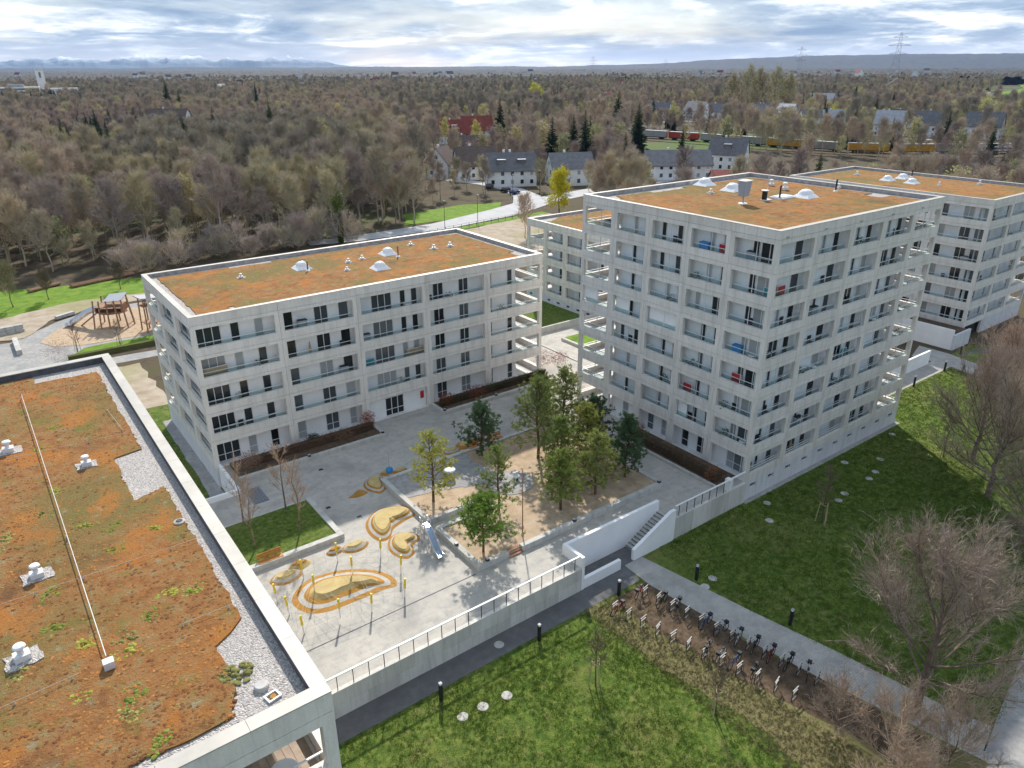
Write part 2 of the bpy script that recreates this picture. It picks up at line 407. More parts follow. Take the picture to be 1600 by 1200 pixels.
# ------------------------------------------------------------------ mesh helpers
class MB:
    def __init__(s): s.v = []; s.f = []

    def add(s, vs, fs):
        o = len(s.v); s.v += vs; s.f += [tuple(i + o for i in f) for f in fs]; return s

    def box(s, x0, y0, z0, x1, y1, z1):
        return s.add([(x0, y0, z0), (x1, y0, z0), (x1, y1, z0), (x0, y1, z0), (x0, y0, z1), (x1, y0, z1), (x1, y1, z1), (x0, y1, z1)],
                     [(3, 2, 1, 0), (4, 5, 6, 7), (0, 1, 5, 4), (1, 2, 6, 5), (2, 3, 7, 6), (3, 0, 4, 7)])

    def prism(s, poly, z0, z1):
        n = len(poly)
        a = sum(poly[i][0] * poly[(i + 1) % n][1] - poly[(i + 1) % n][0] * poly[i][1] for i in range(n))
        if a < 0: poly = poly[::-1]
        return s.add([(x, y, z0) for x, y in poly] + [(x, y, z1) for x, y in poly],
                     [tuple(range(n - 1, -1, -1)), tuple(range(n, 2 * n))] + [(i, (i + 1) % n, n + (i + 1) % n, n + i) for i in range(n)])

    def frustum(s, p0, p1, z0, z1):
        n = len(p0)
        return s.add([(x, y, z0) for x, y in p0] + [(x, y, z1) for x, y in p1],
                     [tuple(range(n, 2 * n))] + [(i, (i + 1) % n, n + (i + 1) % n, n + i) for i in range(n)])

    def tube(s, a, b, r0, r1=None, n=6, caps=True):
        if r1 is None: r1 = r0
        a = Vector(a); b = Vector(b); d = (b - a)
        if d.length < 1e-6: return s
        d.normalize()
        u = d.orthogonal().normalized(); w = d.cross(u)
        vs = []
        for p, r in ((a, r0), (b, r1)):
            for k in range(n):
                t = 2 * pi * k / n
                vs.append(tuple(p + u * (r * cos(t)) + w * (r * sin(t))))
        fs = [(k, (k + 1) % n, n + (k + 1) % n, n + k) for k in range(n)]
        if caps: fs += [tuple(range(n - 1, -1, -1)), tuple(range(n, 2 * n))]
        return s.add(vs, fs)

    def lathe(s, c, prof, n=12, a0=0.0):
        vs = []; fs = []
        for r, z in prof:
            for k in range(n):
                t = a0 + 2 * pi * k / n
                vs.append((c[0] + r * cos(t), c[1] + r * sin(t), c[2] + z))
        for j in range(len(prof) - 1):
            for k in range(n):
                fs.append((j * n + k, j * n + (k + 1) % n, (j + 1) * n + (k + 1) % n, (j + 1) * n + k))
        fs.append(tuple(range((len(prof) - 1) * n, len(prof) * n)))
        fs.append(tuple(range(n - 1, -1, -1)))
        return s.add(vs, fs)

    def torus(s, c, ax, R, r, n=16, m=5):
        ax = Vector(ax).normalized(); u = ax.orthogonal().normalized(); w = ax.cross(u); c = Vector(c)
        vs = []; fs = []
        for i in range(n):
            t = 2 * pi * i / n; d = u * cos(t) + w * sin(t)
            for j in range(m):
                q = 2 * pi * j / m
                vs.append(tuple(c + d * (R + r * cos(q)) + ax * (r * sin(q))))
        for i in range(n):
            for j in range(m):
                fs.append((i * m + j, ((i + 1) % n) * m + j, ((i + 1) % n) * m + (j + 1) % m, i * m + (j + 1) % m))
        return s.add(vs, fs)

    def mesh(s, name, mat, smooth=False):
        me = bpy.data.meshes.new(name)
        me.from_pydata(s.v, [], s.f)
        if isinstance(mat, str): mat = MAT[mat]
        me.materials.append(mat)
        if smooth:
            for p in me.polygons: p.use_smooth = True
        me.update()
        return me


def link(name, data, parent=None, loc=(0, 0, 0), rz=0.0, color=None, scale=None):
    o = bpy.data.objects.new(name, data)
    COL.objects.link(o)
    o.location = loc; o.rotation_euler = (0, 0, rz)
    if scale: o.scale = scale
    if color: o.color = tuple(color) + (1,)
    if parent: o.parent = parent
    return o


def part(name, mb, mat, parent, loc=(0, 0, 0), rz=0.0, smooth=False, color=None, label=None):
    o = link(name, mb.mesh(name, mat, smooth), parent, loc, rz, color)
    if label: o['label'] = label
    return o


def tag(o, label, cat, group=None):
    o['label'] = label; o['category'] = cat
    if group: o['group'] = group
    return o


def thing(name, label, cat, loc=(0, 0, 0), rz=0.0, group=None):
    o = bpy.data.objects.new(name, None); COL.objects.link(o)
    o.location = loc; o.rotation_euler = (0, 0, rz); o.empty_display_size = 0.3
    return tag(o, label, cat, group)


def structure(name, mb, mat, loc=(0, 0, 0), parent=None, smooth=False):
    o = link(name, mb.mesh(name, mat, smooth), parent, loc)
    if not parent: o['kind'] = 'structure'
    return o


def single(name, mb, mat, label, cat, loc=(0, 0, 0), rz=0.0, group=None, color=None, smooth=False):
    return tag(link(name, mb.mesh(name, mat, smooth), None, loc, rz, color), label, cat, group)


def dup(o, parent=None):
    c = o.copy(); COL.objects.link(c)
    if parent: c.parent = parent
    for ch in list(o.children): dup(ch, c)
    return c


def place(o, loc, rz=0.0, label=None, scale=None, color=None):
    c = dup(o); c.location = loc; c.rotation_euler = (0, 0, rz)
    if label: c['label'] = label
    if scale: c.scale = (scale,) * 3 if not isinstance(scale, tuple) else scale
    if color:
        for q in [c] + list(c.children_recursive): q.color = tuple(color) + (1,)
    return c


ORD = ['ground', 'first', 'second', 'third', 'fourth', 'fifth', 'sixth', 'seventh', 'eighth']


# ------------------------------------------------------------------ setting: ground, lawns, paths, plaza
def ground():
    radii = [0.01, 10, 22, 36, 52, 70, 92, 120, 155, 200, 260, 340, 450, 600, 800, 1100, 1500, 2100, 3000, 4300, 6200, 9000, 12500, 13400]
    n = 72
    vs = []; fs = []
    for r in radii:
        for k in range(n):
            t = 2 * pi * k / n
            vs.append((r * sin(t) + 30, r * cos(t) + 50, LAWN - 0.012))
    for j in range(len(radii) - 1):
        for k in range(n):
            fs.append((j * n + k, (j + 1) * n + k, (j + 1) * n + (k + 1) % n, j * n + (k + 1) % n)[::-1])
    mb = MB(); mb.v = vs; mb.f = [f[::-1] for f in fs]
    structure('ground', mb, 'woodfloor')


def sheet(name, poly, z, mat, t=0.3):
    return structure(name, MB().prism(poly, z - t, z), mat)


def wobble(poly, step, amp, seed, closed=True):
    """subdivide a polygon and push its points about a little, for grown or worn edges"""
    r = random.Random(seed); out = []
    n = len(poly)
    for i in range(n):
        a, b = poly[i], poly[(i + 1) % n]
        L = hypot(b[0] - a[0], b[1] - a[1]); k = max(1, int(L / step))
        for j in range(k):
            t = j / k
            e = amp if 0 < j else amp * 0.4
            out.append((a[0] + (b[0] - a[0]) * t + r.uniform(-e, e), a[1] + (b[1] - a[1]) * t + r.uniform(-e, e)))
    return out


def strip(pts, w):
    """a band of even width along a line of points"""
    l = []; r = []
    for i, p in enumerate(pts):
        a = pts[max(0, i - 1)]; b = pts[min(len(pts) - 1, i + 1)]
        dx, dy = b[0] - a[0], b[1] - a[1]; k = hypot(dx, dy); dx /= k; dy /= k
        ww = w[i] if isinstance(w, list) else w
        l.append((p[0] - dy * ww / 2, p[1] + dx * ww / 2)); r.append((p[0] + dy * ww / 2, p[1] - dx * ww / 2))
    return l + r[::-1]


ground()
sheet('lawn', [(-40, -20), (116, -20), (140, 20), (116, 41.5), (54, 41.5), (54, 34.9), (-40, 34.9)], LAWN, 'lawn')
sheet('lawn', wobble([(5.0, 50), (15, 50), (15, 93.5), (5.0, 93.5)], 2, 0.1, 3), LAWN, 'lawn')
sheet('lawn', [(55.2, 79.6), (77.4, 79.6), (77.4, 112), (55.2, 112)], LAWN + 0.9, 'lawn', 1.2)
sheet('dry_grass', wobble([(30.6, 32.4), (37.3, 32.3), (38.4, 22.7), (39.6, 15.9), (41.2, 8.6), (40.4, 3), (30, 6), (32.6, 17), (31.6, 24), (31.2, 29)], 0.8, 0.3, 5), LAWN + 0.006, 'dry_grass')
sheet('soil_strip', wobble([(33.4, 32.2), (37.3, 32.0), (38.35, 22.7), (39.5, 15.9), (40.6, 9.5), (37.2, 11), (35.9, 17), (34.5, 23.5), (33.7, 28)], 0.8, 0.22, 6), LAWN + 0.011, 'soil')
sheet('asphalt_path', [(-30, 32.6), (37.0, 32.6), (37.6, 34.9), (-30, 34.9)], LAWN + 0.016, 'asphalt')
sheet('paved_path', [(37.4, 35.4), (37.2, 31.7), (38.45, 22.6), (39.7, 15.9), (41.4, 7.9), (44.4, 9.2), (43.8, 10.8), (42.4, 19.1), (41.2, 24.6), (39.4, 34.6), (39.4, 35.4)], LAWN + 0.021, 'pavers')
sheet('stair_yard', [(32.4, 34.7), (39.5, 34.7), (39.5, 36.5), (32.4, 36.5)], LAWN + 0.026, 'asphalt')
sheet('lower_road', [(40.2, 7.7), (42.8, 8.75), (53, 10.6), (62, 12.3), (78, 14), (80, 7), (60, 3), (45, -2), (36, -4), (37, 3)], LAWN + 0.031, 'fine_gravel')
sheet('asphalt_path', [(54, 39.4), (104.6, 39.2), (104.8, 41.8), (54, 41.8)], LAWN + 0.016, 'pavers')
sheet('paved_path', [(104.4, 44.5), (104.8, 40), (103.2, 31), (101, 18), (98, 5), (102, 4), (105, 17), (107.2, 30.4), (109.6, 41.9), (109.6, 46)], LAWN + 0.021, 'pavers')
sheet('driveway', wobble([(111.2, 41.0), (109.3, 34), (107.9, 29), (112, 26), (140, 30), (145, 41), (133, 41), (129, 37), (122, 38)], 2.0, 0.1, 9), LAWN + 0.02, 'asphalt')
sheet('gravel_margin', [(53.2, 34.5), (81.9, 34.5), (81.9, 34.98), (53.2, 34.98)], LAWN + 0.03, 'fine_gravel')
sheet('gravel_margin', wobble([(12.6, 62), (13.95, 62), (13.95, 87), (12.9, 87)], 1.2, 0.12, 2), LAWN + 0.03, 'fine_gravel')

# the raised courtyard
PLAZA = [(4.5, 34.8), (32.4, 34.8), (32.4, 36.62), (43.25, 36.62), (43.25, 34.95), (53.5, 34.95), (53.5, 59.1), (88, 59.1), (88, 79.7), (54.7, 79.7), (54.7, 67.9), (14.2, 67.9), (14.2, 61.9), (4.5, 61.9)]
sheet('courtyard', PLAZA, 0.0, 'plaza', 2.3)

# playground ground behind the low block, meadow and lot, road
sheet('meadow', wobble([(-30, 139), (2, 138), (14, 146), (27, 141), (34, 148), (30, 157), (20, 160), (6, 163), (-30, 168)], 4, 0.8, 12), LAWN + 0.02, 'meadow')
sheet('playground_path', wobble([(-14, 133), (1, 130), (8, 137), (15, 141), (24, 140), (28, 120), (22, 116), (16, 118.5), (8, 118), (6, 114.5), (24, 112.5), (24, 110), (-14, 112)], 3, 0.25, 13), LAWN + 0.02, 'fine_gravel')
sheet('playground_sand', wobble([(4.6, 127), (6.8, 131.5), (12, 137), (20, 138), (25, 133), (25, 123), (19, 121.3), (10, 122), (6, 124)], 2, 0.2, 14), LAWN + 0.06, 'sand')
sheet('playground_grass', wobble([(7, 117.2), (9.5, 120.6), (18, 120.6), (27, 121.5), (27, 116.4), (18, 116.8)], 1.5, 0.25, 15), LAWN + 0.05, 'meadow')
sheet('garden_soil', wobble([(4, 93), (15, 92), (15, 109), (3, 109)], 2, 0.4, 16), LAWN + 0.02, 'hardground')
sheet('earth_bank', wobble([(-6, 133), (3, 131), (7, 138), (14, 142), (24, 141), (24, 146), (12, 148), (-6, 142)], 2, 0.5, 17), LAWN + 0.10, 'hardground')
sheet('gravel_lot', wobble([(84, 120), (128, 120), (134, 164), (100, 158), (86, 152)], 3, 0.6, 18), LAWN + 0.03, 'hardground')
sheet('verge', wobble([(75, 156), (100, 158.5), (134, 163), (134, 166.5), (100, 161.5), (75, 160)], 3, 0.4, 19), LAWN + 0.05, 'meadow')
sheet('road', strip([(64, 167.5), (75, 165.5), (100, 166.0), (125, 172), (146, 181), (175, 186), (230, 190)], [4, 6, 8, 11, 10, 8, 8]), LAWN + 0.09, 'road')
sheet('road', strip([(138, 178), (147, 190), (152, 204), (152, 222), (146, 245), (150, 300)], [9, 9, 7, 6, 6, 6]), LAWN + 0.10, 'road')
sheet('meadow', wobble([(92, 172), (112, 172), (128, 178), (134, 186), (120, 190), (100, 186)], 3, 0.6, 20), LAWN + 0.07, 'meadow')
sheet('meadow', wobble([(2, 303), (40, 300), (44, 309), (2, 313)], 4, 1, 21), LAWN + 0.2, 'meadow')
sheet('railway_bank', strip([(200, 520), (246, 452), (285, 388), (325, 322), (335, 268), (339, 225), (352, 182), (385, 155), (460, 110)], 26), LAWN + 0.25, 'woodfloor')
sheet('field', wobble([(880, 380), (1000, 420), (1500, 560), (2100, 800), (2100, 620), (1100, 330)], 60, 6, 22), LAWN + 1.0, 'meadow')
sheet('ploughed_field', wobble([(930, 372), (1150, 440), (1300, 470), (1250, 380), (1060, 330)], 60, 6, 23), LAWN + 1.6, 'soil')
sheet('village_street', strip([(300, 300), (380, 395), (450, 395), (470, 345), (440, 250), (440, 180)], 6), LAWN + 0.3, 'fine_gravel')


# ------------------------------------------------------------------ apartment blocks
_cache = {}


def cached(key, fn):
    if key not in _cache: _cache[key] = fn()
    return _cache[key]


def ring_mb(x0, z0, x1, z1, ix0, iz0, ix1, iz1, d, y0=0.0):
    vs = []
    for y in (y0, y0 + d):
        vs += [(x0, y, z0), (x1, y, z0), (x1, y, z1), (x0, y, z1), (ix0, y, iz0), (ix1, y, iz0), (ix1, y, iz1), (ix0, y, iz1)]
    fs = []
    for k in range(4):
        m = (k + 1) % 4
        fs += [(k, m, 4 + m, 4 + k), (8 + m, 8 + k, 12 + k, 12 + m), (m, k, 8 + k, 8 + m), (4 + k, 4 + m, 12 + m, 12 + k)]
    return MB().add(vs, fs)


def m_ring(p, s, j, up, lin):
    return cached(('ring', p, s, j, up, lin), lambda: ring_mb(0.012, 0.012, p - 0.012, s - 0.012, j, up, p - j, s - lin, 0.34).mesh('facade_panel', 'concrete'))


def m_box(name, mat, x0, y0, z0, x1, y1, z1):
    k = (name, mat) + tuple(round(q, 3) for q in (x0, y0, z0, x1, y1, z1))
    return cached(k, lambda: MB().box(x0, y0, z0, x1, y1, z1).mesh(name, mat))


def m_frame(w, h):
    def f():
        mb = ring_mb(0, 0, w, h, 0.06, 0.06, w - 0.06, h - 0.06, 0.09)
        if w > 1.05:
            for q in range(1, int(w / 0.72 + 0.3)):
                x = w * q / int(w / 0.72 + 0.3)
                mb.box(x - 0.04, 0.003, 0.062, x + 0.04, 0.087, h - 0.062)
        mb.box(0.062, 0.006, 0.72, w - 0.062, 0.08, 0.78)
        return mb.mesh('window', 'frame')
    return cached(('fr', w, h), f)


class Facade:
    """one face of a block: x runs along it seen from outside, y goes inwards, z up"""

    def __init__(s, root, ox, oy, rz): s.root, s.ox, s.oy, s.rz = root, ox, oy, rz

    def at(s, x, y, z): return (s.ox + x * cos(s.rz) - y * sin(s.rz), s.oy + x * sin(s.rz) + y * cos(s.rz), z)

    def put(s, name, me, x, y, z, parent=None):
        if parent: return link(name, me, parent, (x, y, z))
        return link(name, me, s.root, s.at(x, y, z), s.rz)

    def window(s, x, y, z, w, h):
        o = s.put('window', m_frame(round(w, 2), round(h, 2)), x, y - 0.06, z)
        link('pane', m_box('pane', 'pane', 0.05, 0.035, 0.05, round(w, 2) - 0.05, 0.06, round(h, 2) - 0.05), o)
        return o


def rail_set(F, x0, x1, z, mull, up, glass=True):
    """glass balustrade behind the opening, its handrail a sub-part"""
    w = round(x1 - x0, 2)
    if glass:
        g = F.put('balustrade', m_box('balustrade', 'balustrade', 0, 0, 0, w, 0.015, round(1.08 - up + 0.1, 2)), x0, 0.40, z + up - 0.12)
        rail = m_box('handrail', 'rail', 0, -0.025, 0, w, 0.035, 0.05)
        link('handrail', rail, g, (0, 0, round(1.08 - up + 0.1, 2)))
    else:
        F.put('handrail', m_box('handrail', 'rail', 0, 0, 0, w, 0.06, 0.06), x0, 0.38, z + 1.0)
    if mull:
        F.put('mullion', m_box('mullion', 'rail', 0, 0, 0, 0.055, 0.05, 1.76), x0 + w * 0.52, 0.385, z + up)


def roofing(root, w, d, H, sedum, seed, seg=3.0, flash='flashing'):
    """parapet inside faces, copings, gravel and the planted sheet"""
    t = 0.42
    zb = H - 0.46
    up = MB(); up.box(t, t, zb, w - t, t + 0.06, H - 0.03); up.box(t, d - t - 0.06, zb, w - t, d - t, H - 0.03)
    up.box(t, t + 0.06, zb, t + 0.06, d - t - 0.06, H - 0.03); up.box(w - t - 0.06, t + 0.06, zb, w - t, d - t - 0.06, H - 0.03)
    part('parapet_flashing', up, flash, root)
    bl = MB(); bl.box(0.36, 0.36, zb, w - 0.36, t, H - 0.035); bl.box(0.36, d - t, zb, w - 0.36, d - 0.36, H - 0.035)
    bl.box(0.36, t, zb, t, d - t, H - 0.035); bl.box(w - t, t, zb, w - 0.36, d - t, H - 0.035)
    part('parapet_core', bl, 'concrete', root)
    for (L, fn) in ((w, lambda a, b: (a, -0.02, b, 0.50)), (w, lambda a, b: (a, d - 0.50, b, d + 0.02)), (d - 1.0, lambda a, b: (-0.02, 0.5 + a, 0.50, 0.5 + b)), (d - 1.0, lambda a, b: (w - 0.50, 0.5 + a, w + 0.02, 0.5 + b))):
        n = max(1, round(L / seg))
        for i in range(n):
            a, b = i * L / n + 0.006, (i + 1) * L / n - 0.006
            x0, y0, x1, y1 = fn(a, b)
            link('coping', m_box('coping', 'coping', 0, 0, 0, x1 - x0, y1 - y0, 0.045), root, (x0, y0, H - 0.03))
    part('roof_gravel', MB().box(t + 0.01, t + 0.01, zb - 0.3, w - t - 0.01, d - t - 0.01, zb + 0.02), 'gravel', root)
    part('planted_roof', MB().prism(wobble(sedum, 0.5, 0.10, seed), zb, zb + 0.09), 'sedum', root)


def block(name, label, x0, y0, w, d, H, base_z, core, floors, s, rooms=True):
    root = thing(name, label, 'apartment block', (x0, y0, 0))
    core_mb = MB().prism(core, base_z, floors * s - 0.02)
    part('inner_wall', core_mb, 'white_wall', root)
    for k in range(floors + 1):
        z = k * s
        part('floor_slab', MB().box(0.352, 0.352, z - 0.22, w - 0.352, d - 0.352, z + (0.06 if k < floors else 0.1)), 'slab', root)
    return root


def parapet(F, L, nb, z, h):
    p = L / nb
    for i in range(nb):
        F.put('parapet_panel', m_box('parapet_panel', 'concrete', 0.012, 0, 0.012, p - 0.012, 0.34, h - 0.03), i * p, 0, z)


def plinth(F, L, nb, z0, z1, slots=True):
    """rendered base storey below courtyard level: panels with a recessed slot window each"""
    p = L / nb
    for i in range(nb):
        key = ('plinth', round(p, 3), z0, z1, slots)
        h = z1 - z0
        if slots:
            me = cached(key, lambda: ring_mb(0.01, 0, p - 0.01, h - 0.012, p * 0.30, h * 0.62, p * 0.62, h * 0.78, 0.3).mesh('plinth_panel', 'plinth'))
            F.put('vent_slot', m_box('vent_slot', 'dark', 0, 0, 0, p * 0.32, 0.02, h * 0.16), i * p + p * 0.30, 0.22, z0 + h * 0.62)
        else:
            me = cached(key, lambda: MB().box(0.01, 0, 0, p - 0.01, 0.3, h - 0.012).mesh('plinth_panel', 'plinth'))
        F.put('plinth_panel', me, i * p, 0.02, z0)


def facade(F, L, nb, s, k0, k1, j, up, lin, layout, depth, mull=True, glass=True, skip=(), blinds=(), closed=()):
    p = L / nb
    for k in range(k0, k1):
        z = k * s
        for i in range(nb):
            F.put('facade_panel', m_ring(round(p, 4), s, j, up, lin), i * p, 0, z)
            if glass: rail_set(F, i * p + j, (i + 1) * p - j, z, mull, up)
            else: rail_set(F, i * p + j, (i + 1) * p - j, z, mull, up, False)
            if (i, k) in blinds:
                wv = p - 2 * j
                q = blinds[(i, k)]
                F.put('roller_blind', m_box('roller_blind', 'blind', 0.02, 0, 0, wv * q - 0.02, 0.03, 1.74), i * p + j, 0.44, z + up)
            if i in skip: continue
            for item in layout(i, k):
                kind, x, wv = item[:3]
                if kind == 'w': F.window(i * p + x, depth, z + 0.08, wv, 2.28 if s > 2.9 else 2.22)
                elif kind == 's': F.put('wall_panel', m_box('wall_panel', 'screen_wall', 0, 0, 0, wv, 0.03, 2.34), i * p + x, depth - 0.035, z + 0.08)


# ---- low block behind the courtyard (five storeys)
AX, AY, AW, AD, AS, AH = 13.90, 67.78, 40.95, 19.10, 2.95, 15.6
A = block('apartment_block', 'five-storey pale concrete block with long balconies and planted roof left of the taller block', AX, AY, AW, AD, AH, LAWN - 0.2,
          [(1.25, 1.12), (AW - 3.3, 1.12), (AW - 3.3, 6.0), (AW - 0.6, 6.0), (AW - 0.6, AD - 0.6), (1.25, AD - 0.6)], 5, AS)
FA = Facade(A, 0, 0, 0)


def a_layout(i, k):
    if k == 0 and i == 2: return []
    if i == 0: return [('w', 0.55, 2.3), ('w', 3.75, 0.85), ('w', 6.05, 0.85)]
    if i == 1: return [('w', 0.7, 1.0), ('w', 3.9, 1.5), ('w', 6.55, 1.1)] if k else [('w', 0.7, 1.0), ('w', 3.9, 1.5), ('w', 6.7, 0.8)]
    if i == 2: return [('w', 2.1, 2.4), ('w', 5.5, 0.7), ('w', 6.9, 0.75), ('s', 0.6, 1.3)]
    if i == 3: return [('w', 1.5, 1.35), ('w', 4.9, 1.3)]
    return [('w', 0.6, 0.75), ('w', 3.6, 0.75)]


facade(FA, AW, 5, AS, 1, 5, 0.43, 0.74, 0.36, a_layout, 1.12, mull=False)
for i in (0, 1, 3, 4):
    FA.put('facade_panel', m_ring(AW / 5, AS, 0.43, 0.12, 0.40), i * AW / 5, 0, 0)
    for kind, x, wv in a_layout(i, 0)[:3]:
        if kind == 'w': FA.window(i * AW / 5 + x, 1.12, 0.08, wv, 2.28)
FA.put('facade_panel', m_ring(AW / 5, AS, 0.43, 0.05, 0.40), 2 * AW / 5, 0, 0)
FA.put('entrance_wall', m_box('entrance_wall', 'white_wall', 0, 0, 0, AW / 5 - 0.9, 0.1, 2.46), 2 * AW / 5 + 0.45, 0.42, 0.06)
FA.window(2 * AW / 5 + 2.5, 0.42, 0.10, 2.3, 2.2)
FA.put('notice_board', m_box('notice_board', 'red', 0, 0, 0, 0.45, 0.05, 0.9), 2 * AW / 5 + 7.0, 0.37, 1.1)
parapet(FA, AW, 5, 5 * AS, AH - 5 * AS)
FAg = Facade(A, 0, AD, -pi / 2)
facade(FAg, AD, 3, AS, 0, 5, 0.55, 0.78, 0.36, lambda i, k: [('w', 1.0, 1.5), ('w', 3.7, 1.5)], 1.25, mull=True)
parapet(FAg, AD, 3, 5 * AS, AH - 5 * AS)
plinth(FAg, AD, 3, LAWN - 0.2, 0, False)
FAe = Facade(A, AW, 0, pi / 2)
facade(FAe, AD, 3, AS, 0, 5, 0.55, 0.78, 0.36, lambda i, k: [], 1.2, mull=False, glass=False)
parapet(FAe, AD, 3, 5 * AS, AH - 5 * AS)
FAb = Facade(A, AW, AD, pi)
for k in range(5):
    for i in range(5): FAb.put('facade_panel', m_ring(AW / 5, AS, 0.43, 0.74, 0.36), i * AW / 5, 0, k * AS)
parapet(FAb, AW, 5, 5 * AS, AH - 5 * AS)
plinth(FAb, AW, 5, LAWN - 0.2, 0, False)
roofing(A, AW, AD, AH, [(1.3, 1.3), (4.2, 1.3), (4.2, 2.6), (4.8, 2.6), (4.8, 1.3), (AW - 2.0, 1.3), (AW - 2.0, 4.2), (AW - 1.2, 4.2), (AW - 1.2, AD - 1.6), (AW - 6, AD - 1.2), (14, AD - 1.2), (14, AD - 1.7), (9, AD - 1.7), (9, AD - 1.2), (1.3, AD - 1.2)], 41)

# ---- tall block (eight storeys)
TX, TY, TW, TD, TS, TH = 53.37, 34.99, 28.20, 24.22, 2.88, 23.8
T = block('apartment_block', 'eight-storey pale concrete tower with glazed balconies right of the courtyard pines', TX, TY, TW, TD, TH, LAWN - 0.2,
          [(0.98, 1.0), (TW - 5.3, 1.0), (TW - 5.3, 6.4), (TW - 0.6, 6.4), (TW - 0.6, TD - 0.6), (6.2, TD - 0.6), (6.2, TD - 4.9), (0.98, TD - 4.9)], 8, TS)
FT = Facade(T, 0, 0, 0)
FTl = Facade(T, 0, TD, -pi / 2)


def tl_layout(i, k):
    r = random.Random(i * 31 + k * 7)
    if i == 4: return [('s', 0.5, 1.1), ('w', 1.75, 0.7), ('w', 2.6, 1.75)]
    return [('s', 0.62, 1.25), ('w', 1.92, 0.62), ('s', 2.6, 0.85), ('w', 3.5, 0.8)] if r.random() < 0.75 else [('w', 0.9, 0.6), ('s', 1.7, 1.0), ('w', 2.9, 1.3)]


def tr_layout(i, k):
    r = random.Random(i * 17 + k * 5 + 3)
    q = r.random()
    if q < 0.4: return [('s', 0.6, 1.7), ('w', 2.45, 0.5), ('s', 3.1, 1.0), ('w', 4.2, 0.9)]
    if q < 0.7: return [('w', 1.2, 0.5), ('s', 1.9, 1.8), ('w', 3.9, 1.2)]
    return [('s', 0.6, 1.2), ('w', 2.0, 1.4), ('s', 3.5, .6), ('w', 4.2, .9)]


facade(FTl, TD, 5, TS, 1, 8, 0.45, 0.70, 0.42, tl_layout, 0.98, skip=(0,), blinds={(2, 4): 1.0, (1, 4): 0.52, (0, 4): 0.5, (3, 1): 0.3})
for i in range(5):
    FTl.put('facade_panel', m_ring(TD / 5, TS, 0.45, 0.12, 0.42), i * TD / 5, 0, 0)
    if i == 0: continue
    for kind, x, wv in tl_layout(i, 0):
        if kind == 'w': FTl.window(i * TD / 5 + x, 0.98, 0.08, max(wv, 0.9), 2.22)
parapet(FTl, TD, 5, 8 * TS, TH - 8 * TS)
facade(FT, TW, 5, TS, 0, 8, 0.42, 0.70, 0.42, tr_layout, 1.0, skip=(4,))
for i in (0, 1, 2):
    FT.put('guard_bar', m_box('guard_bar', 'rail', 0, 0, 0, TW / 5 - 0.84, 0.06, 0.09), i * TW / 5 + 0.42, 0.30, 0.86)
    FT.put('guard_bar', m_box('guard_bar', 'rail', 0, 0, 0, TW / 5 - 0.84, 0.06, 0.09), i * TW / 5 + 0.42, 0.30, 1.12)
parapet(FT, TW, 5, 8 * TS, TH - 8 * TS)
plinth(FT, TW, 10, LAWN - 0.2, 0)
FTr = Facade(T, TW, 0, pi / 2)
FTb = Facade(T, TW, TD, pi)
for k in range(8):
    for i in range(5):
        FTr.put('facade_panel', m_ring(TD / 5, TS, 0.45, 0.70, 0.42), i * TD / 5, 0, k * TS)
        FTb.put('facade_panel', m_ring(TW / 5, TS, 0.42, 0.70, 0.42), i * TW / 5, 0, k * TS)
    rail_set(FTr, 0.45, TD / 5 - 0.45, k * TS, False, 0.70, False)
    rail_set(FTb, 4 * TW / 5 + 0.42, TW - 0.42, k * TS, False, 0.70, False)
parapet(FTr, TD, 5, 8 * TS, TH - 8 * TS); parapet(FTb, TW, 5, 8 * TS, TH - 8 * TS)
plinth(FTr, TD, 5, LAWN - 0.2, 0, False)
for i in range(5):
    FT.put('wall_spout', m_box('wall_spout', 'grey_paint', 0, -0.12, 0, 0.3, 0.02, 0.08), i * TW / 5 + 0.9, 0, 8 * TS + 0.12)
roofing(T, TW, TD, TH, [(1.4, 1.0), (TW - 1.4, 1.0), (TW - 1.4, 5), (TW - 3.2, 5), (TW - 3.2, 7), (TW - 1.4, 7), (TW - 1.4, TD - 1.4), (14, TD - 1.4), (14, TD - 2.2), (8.5, TD - 2.2), (8.5, TD - 1.4), (3.5, TD - 1.4), (3.0, TD - 3.0), (1.4, TD - 3.2)], 42)

# ---- block behind the tower on its left (four storeys)
CX, CY, CW, CD, CS, CH = 77.45, 80.0, 24.0, 20.1, 2.9, 12.4
C = block('apartment_block', 'four-storey concrete block half hidden behind the tower with its planted roof', CX, CY, CW, CD, CH, LAWN - 0.2,
          [(1.5, 0.6), (CW - 0.6, 0.6), (CW - 0.6, CD - 0.6), (5.0, CD - 0.6), (5.0, CD - 5.2), (1.5, CD - 5.2)], 4, CS)
FC = Facade(C, 0, CD, -pi / 2)
facade(FC, CD, 4, CS, 0, 4, 0.5, 0.72, 0.42, lambda i, k: [('s', 0.6, 1.4), ('w', 2.2, 0.7), ('w', 3.7, 0.75)], 1.5, skip=(0,))
parapet(FC, CD, 4, 4 * CS, CH - 4 * CS)
plinth(FC, CD, 8, LAWN - 0.2, 0)
FCb = Facade(C, CW, CD, pi); FCs = Facade(C, 0, 0, 0)
for k in range(4):
    for i in range(4):
        FCb.put('facade_panel', m_ring(CW / 4, CS, 0.5, 0.72, 0.42), i * CW / 4, 0, k * CS)
        FCs.put('facade_panel', m_ring(CW / 4, CS, 0.5, 0.72, 0.42), i * CW / 4, 0, k * CS)
parapet(FCb, CW, 4, 4 * CS, CH - 4 * CS); parapet(FCs, CW, 4, 4 * CS, CH - 4 * CS)
roofing(C, CW, CD, CH, [(1.3, 1.3), (CW - 1.3, 1.3), (CW - 1.3, CD - 1.3), (6, CD - 1.3), (3, CD - 3), (1.3, CD - 3)], 43)

